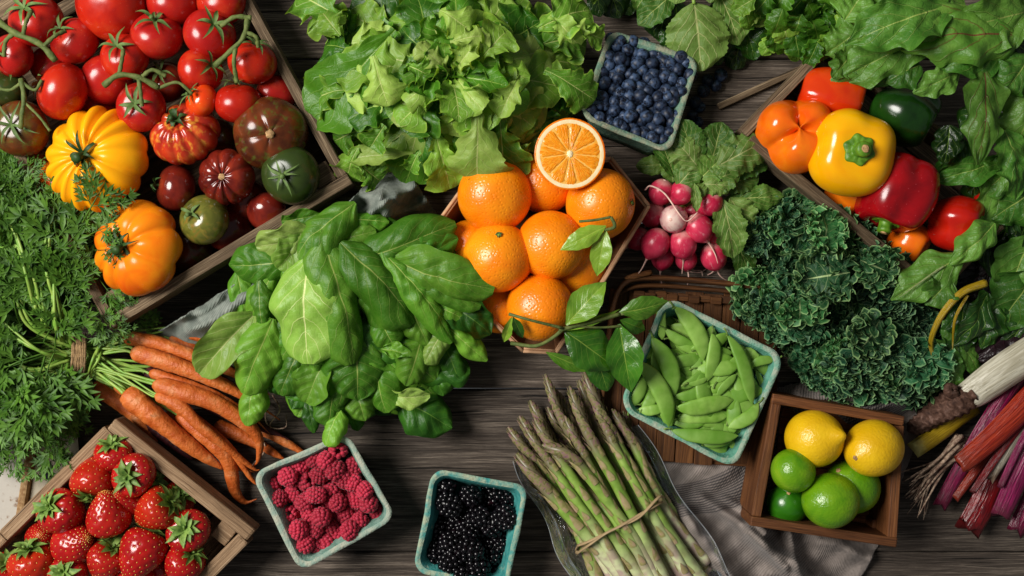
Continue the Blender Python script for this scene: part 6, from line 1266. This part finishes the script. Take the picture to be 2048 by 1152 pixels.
for lay, (cnt, z) in enumerate(((22, 35), (30, 78), (28, 112))):
    n = 0
    while n < cnt:
        x, y = R(1470, 1885), R(405, 805)
        if not inside(x, y): continue
        dx, dy = x - 1720, y - 640; an = math.atan2(dy, dx) + R(-1.0, 1.0); l = R(70, 115); e = (x + .5*l*math.cos(an), y + .5*l*math.sin(an))
        if not inside(x + .42*l*math.cos(an), y + .42*l*math.sin(an)): 
            l = 60
            if not inside(x + .3*l*math.cos(an), y + .3*l*math.sin(an)) and R(0, 1) < .7: continue
        ed = math.hypot(dx/230, dy/210); zz = z * (1 - .35*min(1, ed)) + R(-10, 10)
        kale(kk[n % 3], (x - .5*l*math.cos(an), y - .5*l*math.sin(an), zz + 8), (x + .5*l*math.cos(an), y + .5*l*math.sin(an), zz + R(-14, 10)), R(84, 120)); n += 1
for b, t, w in (((1650, 500, 140), (1648, 425, 128), 80), ((1700, 545, 142), (1600, 560, 136), 100), ((1720, 520, 138), (1780, 545, 118), 80), ((1760, 640, 138), (1720, 700, 126), 90), ((1600, 600, 132), (1600, 640, 120), 90)): kale('kale_green', (b[0], b[1], b[2] + 14), (t[0], t[1], t[2] + 14), w * 1.35, .8)

# ------------------------------------------------------------------ radishes
rd = thing('radish_greens', 'serrated radish leaves above the pink radishes', 'radish leaves', W(1420, 370, 0))
for m_, b, t, w, k in (('radish_leaf', (1350, 355, 90), (1308, 256, 96), 46, dict(cup=.6)), ('radish_leaf', (1390, 330, 110), (1362, 238, 112), 66, {}), ('turnip_leaf', (1400, 340, 116), (1348, 278, 120), 78, {}), ('radish_leaf', (1420, 330, 106), (1444, 244, 112), 74, {}), ('turnip_leaf', (1430, 335, 120), (1538, 278, 116), 84, dict(cup=-.5)), ('radish_leaf', (1440, 340, 90), (1540, 318, 92), 60, {}), ('radish_leaf', (1345, 365, 84), (1340, 295, 86), 50, {}), ('turnip_leaf', (1355, 372, 104), (1398, 320, 112), 56, {}), ('radish_leaf', (1400, 358, 112), (1440, 318, 118), 60, {}), ('radish_leaf', (1410, 366, 112), (1480, 342, 116), 60, {}), ('turnip_leaf', (1404, 368, 118), (1464, 372, 118), 50, dict(cup=-.7)), ('radish_leaf', (1440, 370, 88), (1518, 352, 88), 54, {}), ('radish_leaf', (1450, 400, 80), (1568, 392, 84), 56, dict(cup=-.7)), ('turnip_leaf', (1446, 400, 104), (1466, 516, 84), 70, dict(cup=.4)), ('turnip_leaf', (1460, 396, 96), (1500, 462, 84), 64, {}), ('radish_leaf', (1460, 420, 80), (1490, 500, 64), 66, {}), ('turnip_leaf', (1388, 366, 124), (1392, 424, 126), 24, dict(cup=.9)), ('radish_leaf', (1388, 372, 120), (1410, 392, 122), 34, {}), ('radish_leaf', (1340, 330, 60), (1272, 332, 50), 40, {}), ('radish_leaf', (1480, 300, 80), (1545, 332, 76), 50, {}), ('radish_leaf', (1470, 330, 80), (1500, 250, 70), 50, {}), ('chard_dark', (1380, 330, 40), (1330, 300, 30), 70, {}), ('chard_dark', (1430, 350, 40), (1520, 340, 30), 90, {}), ('chard_dark', (1420, 330, 40), (1420, 260, 30), 90, {}), ('chard_dark', (1450, 420, 30), (1530, 430, 24), 80, {}), ('radish_leaf', (1460, 450, 50), (1500, 560, 30), 50, {})):
    d = dict(cup=R(-.6, .5), ruf=.05, rfreq=3, serr=.1, bull=.04, nu=56, nv=19, twist=R(-.3, .3)); d.update(k); leaf(rd, m_, b, t, w, 'round', **d)
for i in range(8): tube('stalk', PT((1372 + R(-30, 40), 400 + R(-10, 30), R(50, 90)), (1400 + R(-20, 20), 372, 88), (1410 + R(-60, 60), 330 + R(-20, 20), 94)), [3.4, 3, 2.4], MT['carrot_stalk'], rd)
def radish(label, x, y, z, r, ax, mat='radish_skin', root=34, seed=0):
    k = (H - z)/H; r *= k; rr = np.random.default_rng(seed); t = thing('radish', label, 'radish', W(x, y, z), 'radishes in the bunch', axq((ax[0], -ax[1], ax[2]), 0.3), r / 25.)
    v, f = fruitgrid(25, 25, 28, 0, 0, .02, -.14, seed, 36, 40, irr=.03, dbw=.28); obj('skin', mesh('skin', v, f, MT[mat]), t)
    b1, b2 = rr.uniform(-8, 8, 2); v, f = sweep(catmull([np.array((0, 0, -29.)), np.array((b1*.2, b2*.2, -29 - root*.3)), np.array((b1, b2, -29 - root*.65)), np.array((b1*2.4, b2*1.5, -29 - root))], 16), np.interp(np.linspace(0, 1, 16), [0, .2, 1], [3.6, 1.8, .5]), 8); obj('root', mesh('root', v, quadtri(f), MT['radish_root']), t)
    v, f = fruitgrid(4, 4, 2, 5, .2, 0, 0, seed, 8, 16); obj('crown', mesh('crown', v, f, MT['radish_root']), t, (0, 0, 26))
for i, L in enumerate([('radish at the top left of the bunch, thin root looping over it', 1322, 384, 84, 25, (.2, -.8, .5)), ('radish with pale shoulder at the top middle', 1362, 386, 92, 24, (.55, -.5, .6)), ('radish with white shoulder at the top right', 1420, 406, 96, 25, (.35, -.75, .5)), ('white and pink radish in the middle of the bunch', 1348, 438, 100, 28, (-.35, .1, .9), 'radish_white'), ('bright radish with a long white tail pointing down right', 1398, 456, 98, 28, (-.55, -.75, .25)), ('radish with pale lower side at the front', 1366, 488, 84, 28, (-.1, -.85, .5)), ('large dark radish with root tip at the lower left', 1311, 487, 82, 29, (.45, -.85, .2)), ('radish at the left behind the white and pink one', 1306, 430, 60, 25, (.3, -.5, .7)), ('shaded radish against the orange basket', 1277, 478, 44, 22, (.6, -.5, .4)), ('radish at the right beside the hanging leaf', 1437, 466, 66, 25, (-.3, -.7, .5)), ('dark red radish at the lower right', 1427, 513, 58, 27, (-.3, -.8, .4)), ('radish low behind the large dark one', 1325, 515, 40, 23, (.1, -.9, .3)), ('radish low at the bottom with bare roots', 1372, 518, 44, 22, (-.2, -.9, .3)), ('small shaded radish deep in the bunch centre', 1385, 425, 50, 24, (.2, -.5, .6))]):
    a = list(L) + ['radish_skin']; radish(a[0], a[1], a[2], a[3], a[4], a[5], a[6], R(28, 46), i + 1)
o = tube('radish_root', PT((1290, 380, 100), (1302, 372, 112), (1330, 388, 118), (1360, 430, 132), (1375, 442, 128), (1395, 425, 128)), [1.5, 1.8, 1.4, 1.2], MT['radish_root'], None, n=40, m=6); tag(o, 'thin pale root looping across the upper radishes', 'root')
for i, pts in enumerate(([(1370, 530, 20), (1378, 542, 16), (1400, 545, 8), (1412, 538, 6)], [(1372, 525, 20), (1385, 540, 20), (1402, 542, 14), (1405, 552, 6)], [(1436, 534, 30), (1424, 545, 10), (1415, 550, 5)])):
    o = tube('radish_root', PT(*pts), [1.8, 1.3, .8], MT['radish_root'], None, n=16, m=6); tag(o, 'bare thin radish root lying on the table below the bunch', 'root', 'bare radish roots')
